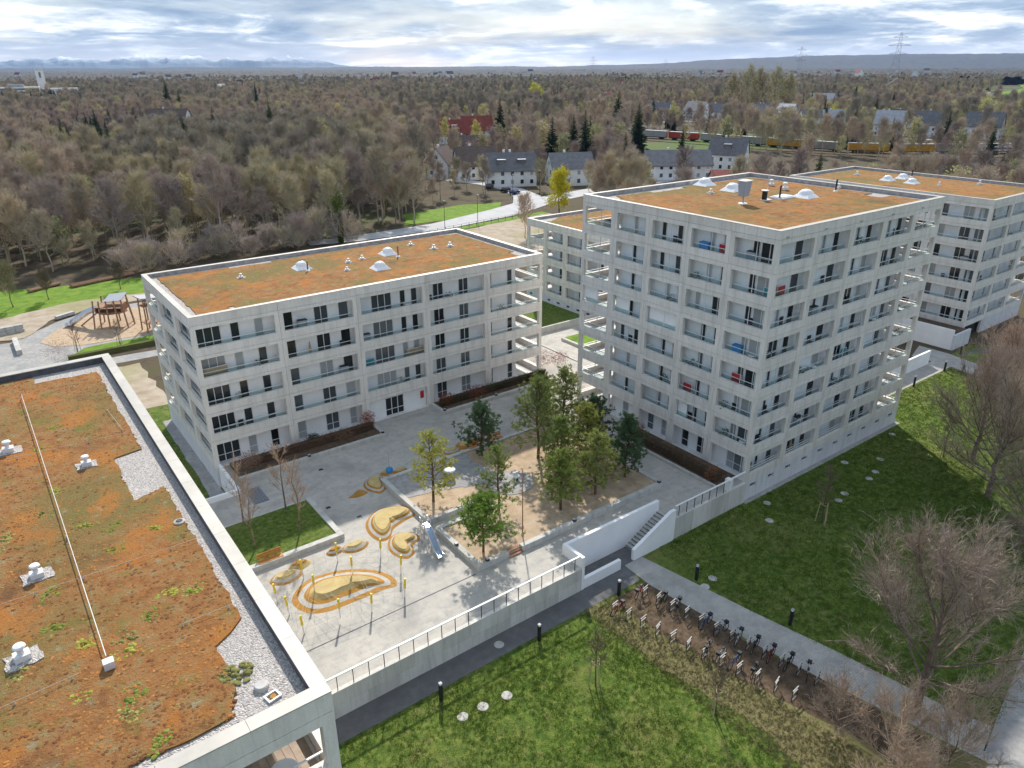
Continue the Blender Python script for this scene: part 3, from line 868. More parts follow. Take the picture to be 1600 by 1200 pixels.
# ---- block at the right edge (six storeys)
RX, RY, RW, RD, RS, RH = 116.5, 43.3, 20.4, 33.0, 3.0, 18.8
R = block('apartment_block', 'six-storey concrete block behind the tower at the right edge', RX, RY, RW, RD, RH, LAWN - 1.2,
          [(1.5, 1.6), (RW - 0.6, 1.6), (RW - 0.6, RD - 0.6), (1.5, RD - 0.6)], 6, RS)
FR = Facade(R, 0, 0, 0); FRl = Facade(R, 0, RD, -pi / 2)
facade(FR, RW, 3, RS, 0, 6, 0.42, 0.74, 0.42, lambda i, k: tr_layout(i, k + 3), 1.6)
facade(FRl, RD, 4, RS, 0, 6, 0.5, 0.74, 0.42, lambda i, k: [('w', 0.8, 1.0), ('s', 2.0, 1.6), ('w', 3.9, 1.5), ('w', 6.0, 1.4)], 1.5)
parapet(FR, RW, 3, 6 * RS, RH - 6 * RS); parapet(FRl, RD, 4, 6 * RS, RH - 6 * RS)
plinth(FRl, RD, 4, LAWN - 1.2, 0, False)
for i in (1, 2):
    FR.put('plinth_panel', m_box('plinth_panel', 'plinth', 0.01, 0, 0, RW / 3 - 0.01, 0.3, 3.3), i * RW / 3, 0.02, LAWN - 1.2)
FR.put('garage_opening', m_box('garage_opening', 'dark', 0, 0, 0, RW / 3 - 1.2, 0.05, 2.1), 0.8, 0.6, LAWN)
FR.put('support_column', m_box('support_column', 'concrete', 0, 0, 0, 0.35, 0.35, 2.1), RW / 3 - 0.5, 0.05, LAWN)
FR.put('support_column', m_box('support_column', 'concrete', 0, 0, 0, 0.6, 0.5, 2.1), 0.05, 0.05, LAWN)
FRr = Facade(R, RW, 0, pi / 2); FRb = Facade(R, RW, RD, pi)
parapet(FRr, RD, 4, 6 * RS, RH - 6 * RS); parapet(FRb, RW, 3, 6 * RS, RH - 6 * RS)
for k in range(6):
    for i in range(4): FRr.put('facade_panel', m_ring(RD / 4, RS, 0.5, 0.74, 0.42), i * RD / 4, 0, k * RS)
roofing(R, RW, RD, RH, [(1.2, 1.2), (RW - 1.2, 1.2), (RW - 1.2, RD - 1.3), (1.2, RD - 1.3)], 44)

# ---- nearest block, seen mostly from above (six storeys)
BX, BY, BW, BD, BS, BH = -27.2, 17.07, 32.8, 36.6, 2.95, 18.5
B = block('apartment_block', 'nearest concrete block with large orange planted roof filling the left foreground', BX, BY, BW, BD, BH, LAWN - 0.2,
          [(0.6, 2.2), (BW - 6.5, 2.2), (BW - 6.5, 7.5), (BW - 0.6, 7.5), (BW - 0.6, BD - 0.6), (0.6, BD - 0.6)], 6, BS)
FB = Facade(B, 0, 0, 0); FBr = Facade(B, BW, 0, pi / 2); FBb = Facade(B, BW, BD, pi)
for k in range(6):
    for i in range(4):
        FB.put('facade_panel', m_ring(BW / 4, BS, 0.43, 0.74, 0.42), i * BW / 4, 0, k * BS)
        FBr.put('facade_panel', m_ring(BD / 5, BS, 0.43, 0.74, 0.42), i * BD / 5, 0, k * BS)
    FBr.put('facade_panel', m_ring(BD / 5, BS, 0.43, 0.74, 0.42), 4 * BD / 5, 0, k * BS)
for i in range(4): rail_set(FB, i * BW / 4 + 0.43, (i + 1) * BW / 4 - 0.43, 5 * BS, False, 0.74, False)
for i in range(24):
    link('deck_board', m_box('deck_board', 'deck', 0, 0, 0, 0.26, 6.4, 0.03), B, (BW - 7.0 + i * 0.272, 0.4, 5 * BS + 0.07))
FB.window(BW - 12, 2.2, 5 * BS + 0.08, 3.0, 2.28)
part('wall_lamp', MB().box(0, -0.14, -0.08, 0.22, 0.0, 0.06), 'grey_paint', B, (BW - 4.0, 0, 6 * BS + 0.16))
parapet(FB, BW, 4, 6 * BS, BH - 6 * BS); parapet(FBr, BD, 5, 6 * BS, BH - 6 * BS); parapet(FBb, BW, 4, 6 * BS, BH - 6 * BS)
bs = [(-26.2, 53.0), (0.95, 53.0), (0.95, 51.7), (4.45, 51.6), (4.45, 38.5), (3.1, 38.2), (3.05, 33.2), (4.5, 33.8), (4.5, 22.5), (3.3, 21.6), (3.3, 19.4), (2.9, 18.3), (-26.2, 18.3)]
roofing(B, BW, BD, BH, [(x - BX, y - BY) for x, y in bs], 45, 2.6, 'membrane')


# ------------------------------------------------------------------ roof fittings
def skylight(label, x, y, z, r=0.85):
    r *= .72
    t = thing('skylight', label, 'skylight', (x, y, z), 0.0, 'domed skylights on the planted roofs')
    part('kerb', MB().frustum([(-r - .35, -r - .35), (r + .35, -r - .35), (r + .35, r + .35), (-r - .35, r + .35)], [(-r, -r), (r, -r), (r, r), (-r, r)], 0, 0.32), 'dome', t)
    mb = MB(); prev = None
    prof = [(0.96, 0.321), (0.9, 0.5), (0.72, 0.68), (0.45, 0.80), (0.15, 0.85)]
    vs = []; n = 16
    for k, z1 in prof:
        for i in range(n):
            a = 2 * pi * i / n; sx = cos(a); sy = sin(a); q = max(abs(sx), abs(sy)) ** (0.75 * k)
            vs.append((r * k * sx / q, r * k * sy / q, z1))
    fs = [(j * n + i, j * n + (i + 1) % n, (j + 1) * n + (i + 1) % n, (j + 1) * n + i) for j in range(4) for i in range(n)] + [tuple(range(4 * n, 5 * n))]
    part('dome', MB().add(vs, fs), 'dome', t, smooth=True)
    return t


def vent(label, x, y, z, s=1.0, bed=True):
    s *= .78
    t = thing('roof_vent', label, 'roof vent', (x, y, z), rnd.uniform(-.1, .1), 'capped roof vents')
    if bed: part('gravel_bed', MB().prism(wobble([(-0.62 * s, -0.5 * s), (0.62 * s, -0.5 * s), (0.62 * s, 0.5 * s), (-0.62 * s, 0.5 * s)], 0.25, 0.10, int(x * 10) & 255), 0.0, 0.05), 'gravel', t)
    part('base_box', MB().box(-0.28 * s, -0.24 * s, 0.05, 0.28 * s, 0.24 * s, 0.30 * s), 'rail', t)
    part('pipe', MB().lathe((0, 0, 0.25 * s), [(0.13 * s, 0), (0.13 * s, 0.35 * s)], 12), 'rail', t)
    part('cap', MB().lathe((0, 0, 0.60 * s), [(0.20 * s, 0), (0.24 * s, 0.03 * s), (0.20 * s, 0.10 * s), (0.06 * s, 0.15 * s)], 14), 'white_paint', t, smooth=False)
    return t


def pipe(label, x, y, z, h=1.0, mat='wood'):
    t = thing('roof_pipe', label, 'pipe', (x, y, z))
    part('shaft', MB().lathe((0, 0, 0), [(0.09, 0), (0.09, h)], 8), mat, t)
    part('collar', MB().lathe((0, 0, 0), [(0.28, 0), (0.2, 0.12), (0.1, 0.16)], 10), 'dome', t)
    part('cowl', MB().lathe((0, 0, h), [(0.12, 0), (0.12, 0.1), (0.05, 0.14)], 8), mat, t)


zA, zT, zR, zB = AH - 0.38, TH - 0.38, RH - 0.38, BH - 0.38
skylight('white domed skylight on the low block roof, farther left of three, brown pipe in front', 29.5, 80.1, zA)
skylight('white domed skylight on the low block roof, farthest back of the three', 40.6, 80.3, zA)
skylight('white domed skylight on the low block roof nearest its front edge, right of centre', 36.6, 74.6, zA)
pipe('brown vent pipe beside the left skylight of the low block roof', 29.6, 78.6, zA)
pipe('brown vent pipe standing between the two right skylights of the low block', 40.9, 78.3, zA, 1.2)
vent('small white roof vent alone at the left end of the low block roof', 22.6, 80.2, zA, 0.9)
vent('left of two white vents side by side mid low block roof', 34.9, 79.4, zA, 0.9)
vent('right of two white vents side by side mid low block roof', 36.9, 79.9, zA, 0.9)
vent('small white vent left of the front skylight on the low block roof', 33.2, 76.1, zA, 0.8)
vent('white roof vent near the back edge of the low block roof', 45.2, 82.9, zA, 0.9)
vent('white vent with grey bed, left of a pair at right end of low block', 46.5, 79.3, zA, 1.0)
vent('white vent with grey bed, right of a pair at right end of low block', 48.9, 79.3, zA, 1.0)
skylight('white domed skylight near the back left of the tower roof', 70.6, 57.2, zT, 0.9)
skylight('white domed skylight behind the blue-grey cabinet on the tower roof', 69.8, 52.6, zT, 0.95)
skylight('white domed skylight at right of the tower roof beside dark striped pipe', 72.2, 45.0, zT, 0.95)
vent('pale vent on mossy bed left on the tower roof', 66.3, 52.8, zT, 0.9)
vent('white capped vent near right end of tower roof', 80.7, 46.3, zT, 0.9)
vent('tall grey vent with stacked cap behind the tower roof hatch', 74.6, 49.2, zT, 1.5, False)
vent('grey vent left of the tall vent toward back of tower roof', 76.2, 52.1, zT, 1.3, False)
pipe('dark striped pipe beside the right skylight of tower roof', 78.2, 45.2, zT, 1.2, 'dark')
pipe('dark pipe standing next to the roof hatch of the tower', 68.9, 45.9, zT, 1.3, 'dark')
t = thing('roof_cabinet', 'blue-grey cabinet on a short post near front edge of tower roof', 'cabinet', (63.6, 46.5, zT))
part('foot', MB().lathe((0, 0, 0), [(0.5, 0), (0.45, 0.08), (0.1, 0.12)], 10), 'white_paint', t)
part('post', MB().lathe((0, 0, 0.1), [(0.08, 0), (0.08, 0.75)], 8), 'grey_paint', t)
part('housing', MB().frustum([(-.40, -.35), (.40, -.35), (.40, .35), (-.40, .35)], [(-.55, -.45), (.55, -.45), (.55, .45), (-.55, .45)], 0.8, 2.25).box(-.40, -.35, .78, .40, .35, .80), 'cabinet_blue', t)
part('lid', MB().box(-.62, -.5, 2.25, .62, .5, 2.33), 'rail', t)
t = thing('roof_hatch', 'flat pale roof hatch on the tower roof between cabinet and right skylight', 'roof hatch', (69.9, 46.2, zT))
part('kerb', MB().box(-1.2, -0.8, 0, 1.2, 0.8, 0.16), 'dome', t)
part('lid', MB().box(-1.0, -0.62, 0.16, 1.0, 0.62, 0.24), 'rail', t)
t = thing('antenna_mast', 'cluster of thin mast and instruments on the tower roof', 'mast', (67.3, 46.4, zT))
part('mast', MB().tube((0, 0, 0), (0, 0, 2.6), 0.035), 'steel', t)
part('foot_plate', MB().box(-.5, -.4, 0, .5, .4, .1), 'dome', t)
part('dish', MB().lathe((-0.35, 0, 0.9), [(0.05, 0), (0.38, 0.12), (0.40, 0.16)], 14), 'white_paint', t)
part('instrument_box', MB().box(-.5, -.2, .1, -.15, .2, .9), 'dark', t)
skylight('white domed skylight at the left on the right-edge block roof', 126.4, 64.1, zR, 0.9)
skylight('white domed skylight back middle on the right-edge block roof', 130.5, 63.6, zR, 0.9)
skylight('white domed skylight front middle on the right-edge block roof', 126.2, 59.9, zR, 0.9)
vent('pale vents bed at the far left of the right-edge block roof', 128.6, 70.8, zR, 1.2)
vent('white vent in front right on the right-edge block roof', 127.0, 55.9, zR, 1.1)
vent('white vent at the far right on the right-edge block roof', 133.6, 52.6, zR, 1.1)
pipe('dark pipe behind the skylights of the right-edge block', 133.3, 63.5, zR, 1.2, 'dark')
vent('white capped vent at left picture edge, farthest back on the near roof', -1.1, 42.2, zB, 1.15)
vent('white capped vent between the long rod and gravel patch on near roof', 1.9, 38.2, zB, 1.0)
vent('large white capped vent left of the long rod, mid near roof', -1.1, 29.6, zB, 1.05)
vent('largest white capped vent at lower left of the near roof', -2.0, 24.9, zB, 1.1)
t = thing('drain_cover', 'round pale drain cover near the gravel edge of the near roof', 'drain cover', (4.3, 30.2, zB))
part('rim', MB().lathe((0, 0, 0), [(0.24, 0), (0.24, 0.06), (0.18, 0.09)], 14), 'stone', t)
part('lid', MB().lathe((0, 0, 0.09), [(0.15, 0), (0.12, 0.03)], 12), 'membrane', t)
t = thing('drain_cover', 'mossy round plinth on the corner gravel of near roof', 'drain cover', (4.0, 18.95, zB - 0.08))
part('rim', MB().lathe((0, 0, 0), [(0.24, 0), (0.24, 0.14), (0.2, 0.18)], 14), 'stone', t)
t = thing('inspection_box', 'open square box with an orange lid in the corner gravel of near roof', 'box', (4.15, 18.35, zB - 0.08), 0.2)
part('frame', ring_mb(-0.22, -0.18, 0.22, 0.18, -0.17, -0.13, 0.17, 0.13, 0.1), 'rail', t).rotation_euler = (pi / 2, 0, 0)
part('lid', MB().lathe((0.02, 0, 0.02), [(0.12, 0), (0.10, 0.05)], 12), 'epdm_orange', t)


def rod(label, a, b, r=0.010, feet=True, mat='rope'):
    t = thing('lightning_rod', label, 'lightning conductor', (a[0], a[1], zB))
    d = (b[0] - a[0], b[1] - a[1]); L = hypot(*d)
    part('wire', MB().tube((0, 0, 0.14), (d[0], d[1], 0.14), r, n=6), mat, t)
    for k in range(int(L / 1.6) + 1):
        q = k * 1.6 / L
        part('foot', MB().lathe((d[0] * q, d[1] * q, 0.03), [(0.04, 0), (0.03, 0.05), (0.012, 0.11)], 8), 'stone', t)
    return t


t = thing('safety_rail', 'long straight pale safety cable across the near planted roof', 'safety cable', (0.15, 49.6, zB))
part('cable', MB().tube((0, 0, 0.22), (0.1, -26.5, 0.22), 0.02, n=6), 'coping', t)
for yy in (0, -9, -18):
    part('anchor', MB().tube((0.03, yy, 0), (0.03, yy, 0.25), 0.035), 'steel', t)
part('end_block', MB().box(-0.05, -27.0, 0.02, 0.28, -26.7, 0.30), 'rail', t)
rod('thin conductor wire crossing the near roof behind its second vent', (-4.0, 41.3), (4.5, 40.6))
rod('thin conductor wire crossing the middle of the near roof', (-4.5, 28.4), (4.95, 28.3))
rod('short conductor wire near the gravel patch at lower right of near roof', (2.7, 23.3), (5.0, 23.3))
rod('thin conductor wire left of the cable end block on near roof', (-4.0, 22.7), (-0.6, 22.9))
rod('short conductor wire beside the back gravel strip of near roof', (3.9, 44.5), (4.1, 41.0))

# ------------------------------------------------------------------ retaining wall, railing, stairs
w = thing('retaining_wall', 'long pale concrete retaining wall below the courtyard railing, left of the stairs', 'wall', (4.5, 34.5, LAWN))
n = 12; L = 32.25 - 4.5
for i in range(n):
    for (z0, z1) in ((-0.2, 1.02), (1.032, 2.17)):
        off = 0.0 if z0 < 0 else L / n / 2
        a = i * L / n + off; b = min((i + 1) * L / n + off, L)
        if off and i == 0: part('wall_panel', MB().box(0.005, 0, z0, off - 0.005, 0.32, z1), 'concrete_wall', w)
        if b - a > 0.1: part('wall_panel', MB().box(a + 0.005, 0, z0, b - 0.005, 0.32, z1), 'concrete_wall', w)
w = thing('retaining_wall', 'pale concrete retaining wall between the stairs and tower corner', 'wall', (43.3, 34.8, LAWN))
for i in range(4):
    part('wall_panel', MB().box(i * 2.5 + 0.005, 0, -0.2, i * 2.5 + 2.495, 0.3, 2.17), 'concrete_wall', w)


def railing(label, x0, x1, y, n):
    t = thing('railing', label, 'railing', (x0, y, 0.03))
    part('handrail', MB().box(0, -0.07, 1.14, x1 - x0, 0.07, 1.20), 'white_paint', t)
    me = m_box('post', 'dark', -0.02, -0.025, 0, 0.02, 0.025, 1.14)
    for i in range(n):
        link('post', me, t, ((i + 0.5) * (x1 - x0) / n, 0, 0))
    return t


railing('long courtyard railing with white handrail and thin dark posts above the asphalt path', 4.6, 32.2, 34.62, 25)
railing('short railing with white handrail between the stairs and the tower', 43.5, 50.6, 34.95, 7)
t = thing('gate_post', 'white boxed post and rail at the tower corner end of railing', 'post', (50.9, 35.0, 0.03))
part('post', MB().box(-.25, -.2, 0, .25, .35, 1.2), 'white_paint', t)
part('handrail', MB().box(.25, -.07, 1.08, 2.3, .07, 1.2), 'white_paint', t)
t = thing('stair_wall', 'white angled wall enclosing the sunken stairs on courtyard side', 'wall', (32.3, 34.5, LAWN))
part('long_wall', MB().box(0.302, 2.1, -0.1, 10.95, 2.4, 3.13), 'white_wall', t)
part('end_wall', MB().box(0, 0, -0.1, 0.30, 2.4, 3.131), 'white_wall', t)
t = thing('stair_wall', 'white sloping wing wall on the lawn side of the stairs', 'wall', (38.4, 34.72, LAWN))
prof = [(0, -0.1), (4.95, -0.1), (4.95, 3.13), (4.4, 3.13), (0, 1.05)]
mb = MB(); vs = [(x, 0, z) for x, z in prof] + [(x, 0.3, z) for x, z in prof]
mb.add(vs, [(0, 1, 2, 3, 4), (9, 8, 7, 6, 5)] + [((i + 1) % 5, i, 5 + i, 5 + (i + 1) % 5) for i in range(5)])
part('wall', mb, 'white_wall', t)
t = thing('planter_wall', 'low white wall beside the sunken stair yard', 'wall', (32.62, 34.55, LAWN))
part('wall', MB().box(0, 0, -0.1, 4.1, 0.3, 0.95), 'white_wall', t)
t = thing('staircase', 'flight of grey concrete steps down from courtyard to the paved path', 'stairs', (39.3, 35.03, LAWN))
for k in range(12):
    part('step', MB().box(k * 0.33, 0, -0.05, k * 0.33 + 0.36, 1.56, (k + 1) * 0.1775 - 0.006 + 0.0003 * k), 'concrete_kerb', t)
    part('nosing', MB().box(k * 0.33 - 0.004, 0.02, (k + 1) * 0.1775 - 0.05, k * 0.33 + 0.06, 1.54, (k + 1) * 0.1775 + 0.0003 * k), 'membrane', t)
t = thing('link_wall', 'low white wall joining the low block corner to the near block', 'wall', (4.5, 61.75, 0))
part('wall', MB().box(0, 0, -2.2, 9.6, 0.28, 0.5), 'white_wall', t)
part('return_wall', MB().box(9.602, 0, -2.2, 9.88, 6.0, 0.5), 'white_wall', t)
t = thing('garden_wall', 'low grey wall bounding the far lawn behind the tower', 'wall', (54.9, 79.5, 0))
part('wall', MB().box(0, 0, -1, 28, 0.3, 0.9), 'concrete_kerb', t)
t = thing('podium_wall', 'white podium wall in front of the right-edge block', 'wall', (111.3, 42.1, LAWN - 0.3))
part('front_wall', MB().box(0, 0, 0, 5.1, 0.3, 2.6), 'plinth', t)
part('side_wall', MB().box(0, 0.302, 0, 0.3, 16, 3.3), 'white_wall', t)
part('podium_fill', MB().box(0.302, 0.302, 0, 5.1, 16, 2.4), 'soil', t)
t = thing('ramp_wall', 'white ramp wall with coping behind the tower end', 'wall', (82.2, 41.6, LAWN))
part('wall', MB().box(0, 0, -0.1, 21, 0.3, 2.0), 'white_wall', t)
t = thing('shed', 'small white cabinet with a door beside the tower end', 'cabinet', (86.0, 43.5, LAWN))
part('body', MB().box(0, 0, 0, 1.8, 2.2, 3.2), 'white_wall', t)
part('roof', MB().box(-.1, -.1, 3.2, 1.9, 2.3, 3.3), 'rail', t)

# ------------------------------------------------------------------ courtyard beds
t = thing('raised_bed', 'large raised bed of sand with pines inside a concrete kerb', 'raised bed', (25.6, 39.1, 0))
SAND = [(0.3, 0.3), (20.7, 0.3), (20.7, 16.4), (0.3, 16.4), (0.3, 8.0), (6.6, 8.0), (6.6, 6.4), (0.3, 6.4)]
part('sand', MB().prism(SAND, -0.1, 0.36), 'sand', t)
for (x0, y0, x1, y1) in ((0, 0, 3.0, .45), (4.35, 0, 21.0, .45), (0, .452, .45, 6.2), (20.55, .452, 21.0, 16.6), (0, 8.2, .45, 16.1), (0, 16.102, 20.548, 16.55)):
    part('kerb', MB().box(x0, y0, -0.05, x1, y1, 0.50), 'concrete_kerb', t)
part('kerb', MB().box(0, 6.202, -0.05, 6.9, 6.5, 0.50), 'concrete_kerb', t)
part('kerb', MB().box(0, 7.8, -0.05, 6.9, 8.198, 0.50), 'concrete_kerb', t)
for k in range(3):
    part('step', MB().box(3.0, -0.1 + k * 0.25, -0.05, 4.35, 0.15 + k * 0.25, 0.13 * (k + 1)), 'wood', t)
part('gravel_yard', MB().prism(wobble([(0.46, 12.2), (3.5, 11.6), (6.5, 10.4), (9.2, 9.4), (9.6, 11.5), (9.0, 14.0), (9.3, 16.05), (0.46, 16.05)], 0.6, 0.12, 51), 0.3, 0.385), 'fine_gravel', t)
part('gravel_circle', MB().prism([(9.6 + 2.3 * cos(a * pi / 16), 8.75 + 2.1 * sin(a * pi / 16)) for a in range(32)], 0.3, 0.40), 'fine_gravel', t)

t = thing('lawn_bed', 'square grass bed with concrete kerb and bare saplings beside the near roof', 'raised bed', (11.0, 49.5, 0))
part('grass', MB().box(0.1, 0.2, -.05, 7.7, 7.1, 0.34), 'lawn', t)
part('kerb', MB().box(7.62, 0, -.05, 8.1, 7.3, 0.46), 'concrete_kerb', t)
part('kerb', MB().box(-0.4, 0, -.05, 7.618, 0.5, 0.46), 'concrete_kerb', t)
part('kerb', MB().box(-0.4, 7.1, -.05, 7.618, 7.3, 0.36), 'concrete_kerb', t)

t = thing('floor_grate', 'dark rectangular floor grate in the courtyard near the grass bed', 'grate', (14.7, 59.1, 0.004))
part('frame', MB().box(0, 0, 0, 1.5, 3.1, 0.012), 'grey_paint', t)
for k in range(14):
    part('bar', MB().box(0.08, 0.08 + k * 0.212, 0.012, 1.42, 0.19 + k * 0.212, 0.022), 'membrane', t)
single('drain_channel', MB().box(0, 0, 0, 14.3, 0.09, 0.006), 'membrane', 'thin dark drain channel running across the courtyard by the climbing net', 'drain', (11.0, 38.95, 0.003))


def hedge_bed(label, x0, x1, y0, y1, endwall):
    t = thing('planting_bed', label, 'planting bed', (x0, y0, 0))
    part('front_wall', MB().box(0, 0, -.05, x1 - x0, .42, 0.42), 'concrete_kerb', t)
    if endwall: part('end_wall', MB().box(x1 - x0 - .38, .422, -.05, x1 - x0, y1 - y0, 0.42), 'concrete_kerb', t)
    else: part('end_wall', MB().box(0, .422, -.05, .38, y1 - y0, 0.42), 'concrete_kerb', t)
    part('soil', MB().box(.2, .3, -.05, x1 - x0 - .2, y1 - y0 - .05, 0.33), 'soil', t)


hedge_bed('planting bed with low concrete wall along left half of the low block', 15.0, 30.6, 63.8, 67.75, True)
hedge_bed('planting bed with low concrete wall along right half of the low block', 38.2, 54.6, 64.6, 67.75, False)
t = thing('planting_bed', 'narrow planting bed along the courtyard side of the tower', 'planting bed', (50.1, 36.0, 0))
part('front_wall', MB().box(0, 0, -.05, .25, 13, .3), 'concrete_kerb', t)
part('soil', MB().box(.2, .05, -.05, 3.2, 12.95, .24), 'soil', t)
t = thing('raised_bed', 'small sunlit raised lawn bed in the passage behind the tower', 'raised bed', (64.8, 68.6, 0))
part('kerb', MB().box(0, 0, 0, 8, 0.4, .4), 'concrete_kerb', t)
part('kerb', MB().box(0, .402, 0, .4, 7, .4), 'concrete_kerb', t)
part('grass', MB().box(.3, .3, 0, 8, 7, .32), 'meadow', t)
single('kerb_line', MB().box(0, 0, 0, .25, 8.5, .12), 'concrete_kerb', 'low straight kerb across the sunlit passage behind the tower', 'kerb', (61.1, 68.0, 0))

LAMPS = [(22.0, 64.0, 'near the middle of the left planting bed wall'), (30.3, 64.2, 'on the end of the left planting bed wall'), (38.5, 64.9, 'on the corner of the right planting bed wall'),
         (45.6, 64.8, 'in the middle of right planting bed wall'), (46.2, 39.35, 'at the right front corner of the sand bed kerb'), (35.7, 39.3, 'mid front kerb of the sand bed'), (26.6, 39.3, 'at the left front corner of the sand bed kerb'), (25.75, 42.5, 'on the left kerb of the sand bed')]
for x, y, wh in LAMPS:
    t = thing('kerb_lamp', 'small dark square lamp box ' + wh, 'lamp', (x, y, 0.5 if y < 60 else 0.42), 0, 'small dark lamp boxes on the kerbs')
    part('housing', MB().box(-.13, -.13, 0, .13, .13, .2), 'dark', t)
    part('top_plate', MB().box(-.14, -.14, .2, .14, .14, .22), 'grey_paint', t)
for x, y, wh in [(22.1, 61.5, 'in the open paving before the left planting bed'), (19.9, 54.7, 'in the paving by the grass bed corner'), (21.5, 51.7, 'in the paving left of the long bean mound'), (46.3, 61.8, 'before the right planting bed')]:
    t = thing('floor_drain', 'small dark floor drain ' + wh, 'drain', (x, y, 0.004), 0, 'small floor drains in the courtyard')
    part('rim', MB().box(-.25, -.2, 0, .25, .2, .02), 'grey_paint', t)
    part('grid', MB().box(-.2, -.15, .02, .2, .15, .03), 'dark', t)


# ------------------------------------------------------------------ play mounds
def smooth_loop(pts, k=6):
    n = len(pts); out = []
    for i in range(n):
        p0, p1, p2, p3 = (Vector(pts[(i + j - 1) % n]) for j in range(4))
        for j in range(k):
            t = j / k
            out.append(tuple(0.5 * ((2 * p1) + (p2 - p0) * t + (2 * p0 - 5 * p1 + 4 * p2 - p3) * t * t + (3 * p1 - p0 - 3 * p2 + p3) * t ** 3)))
    return out


def inset(loop, d):
    """shrink a roundish outline towards its middle by d, never past it"""
    n = len(loop); cx = sum(p[0] for p in loop) / n; cy = sum(p[1] for p in loop) / n
    rad = []
    for i in range(n):
        p, q = loop[i - 1], loop[(i + 1) % n]
        tx, ty = q[0] - p[0], q[1] - p[1]; k = hypot(tx, ty) or 1
        rx, ry = loop[i][0] - cx, loop[i][1] - cy; r = hypot(rx, ry) or 1e-6
        c = abs((rx * ty - ry * tx) / (k * r))
        rad.append((rx / r, ry / r, max(.25 * r, r - d / max(.45, c))))
    for _ in range(2):
        rad = [(rad[i][0], rad[i][1], (rad[i - 1][2] + 2 * rad[i][2] + rad[(i + 1) % n][2]) / 4) for i in range(n)]
    return [(cx + a * r, cy + b * r) for a, b, r in rad]


def mound(label, pts, steps, cols, z0=0.003):
    """rubber play hill: sloping rings of ochre and grey, one on another"""
    cx = sum(p[0] for p in pts) / len(pts); cy = sum(p[1] for p in pts) / len(pts)
    t = thing('play_mound', label, 'play mound', (cx, cy, z0), 0, 'rubber play mounds in the courtyard')
    lp = smooth_loop([(x - cx, y - cy) for x, y in pts])
    if sum(lp[i][0] * lp[(i + 1) % len(lp)][1] - lp[(i + 1) % len(lp)][0] * lp[i][1] for i in range(len(lp))) < 0: lp = lp[::-1]
    z = 0
    for (d, h), c in zip(steps, cols):
        h *= .62; nx = inset(lp, d)
        part('ring', MB().frustum(lp, nx, z, z + h), c, t)
        lp = nx; z += h
    c = sum(p[0] for p in lp) / len(lp), sum(p[1] for p in lp) / len(lp)
    n2 = inset(lp, .05); mb = MB().frustum(lp, n2, z + .002, z + .06)
    part('top', mb, cols[-1], t)
    return t


O, W_, Y_ = 'epdm_orange', 'epdm_white', 'epdm_yellow'
mound('largest banana-shaped ochre and grey rubber mound under the climbing net', [(12.6, 44.6), (12.9, 42.8), (14.2, 41.9), (16.5, 41.7), (18.6, 41.6), (19.7, 41.5), (19.9, 42.6), (19.3, 44.0), (18.0, 45.2), (16.3, 46.0), (14.2, 46.1)],
      [(0.45, .12), (0.38, .12), (0.40, .22), (0.28, .35)], [O, W_, O, Y_])
mound('long bean-shaped ochre and grey rubber mound beside the grass bed', [(21.0, 49.0), (21.6, 50.6), (23.2, 51.7), (25.0, 51.2), (26.0, 50.0), (25.6, 49.0), (24.3, 48.7), (23.0, 48.2), (22.1, 47.2), (21.2, 47.4)],
      [(0.26, .18), (0.22, .16), (0.18, .22), (0.14, .14)], [O, W_, O, Y_])
mound('heart-shaped ochre and grey rubber mound left of the steel slide', [(21.4, 46.2), (22.2, 47.3), (23.2, 47.4), (24.2, 46.6), (24.1, 45.6), (23.2, 45.2), (22.8, 44.2), (21.9, 43.9), (21.3, 44.9)],
      [(0.21, .16), (0.17, .16), (0.14, .2), (0.07, .1)], [O, W_, O, Y_])
mound('heart-shaped rubber mound farthest back near the blue spinner', [(24.0, 55.4), (24.3, 56.6), (25.4, 57.2), (26.3, 56.6), (26.0, 55.6), (25.6, 54.5), (24.7, 54.1)], [(0.19, .16), (0.16, .16), (0.13, .2), (0.06, .1)], [O, W_, O, Y_])
mound('grey wedge-shaped rubber mound with an ochre top', [(21.1, 54.6), (22.1, 55.3), (23.3, 55.9), (24.0, 55.2), (24.2, 54.2), (23.3, 53.7), (22.2, 53.8)], [(0.3, .32), (0.22, .2), (0.05, .03)], [W_, W_, O])
for (x, y, r, cols, l) in [(17.7, 48.3, .62, [O, W_, O], 'smaller round ochre rubber mound with a grey ring, by grass bed'), (19.3, 47.9, .95, [O, W_, Y_], 'round ochre rubber mound with pale top between grass bed and bean mound'),
                           (13.3, 47.5, 1.05, [O, W_, Y_], 'round rubber mound with sandy top nearest the near roof'), (14.7, 48.3, .75, [Y_, Y_, O], 'small sandy rubber mound with ochre cap near the bench'),
                           (34.4, 56.9, .8, [O, W_, Y_], 'small grey and ochre mound by the pine benches'), (36.4, 57.2, 1.1, [O, O, Y_], 'flat ochre mound behind the pine benches'),
                           (27.0, 57.0, .6, [O, O, Y_], 'small ochre mound left behind the blue spinner'), (28.2, 56.5, .65, [O, O, Y_], 'small ochre mound right behind the blue spinner')]:
    mound(l, [(x + r * (1.15 + .1 * cos(2 * a)) * cos(a), y + r * .85 * sin(a)) for a in [i * pi / 4 for i in range(8)]], [(r * .2, .2), (r * .18, .2), (r * .1, .1)], cols)

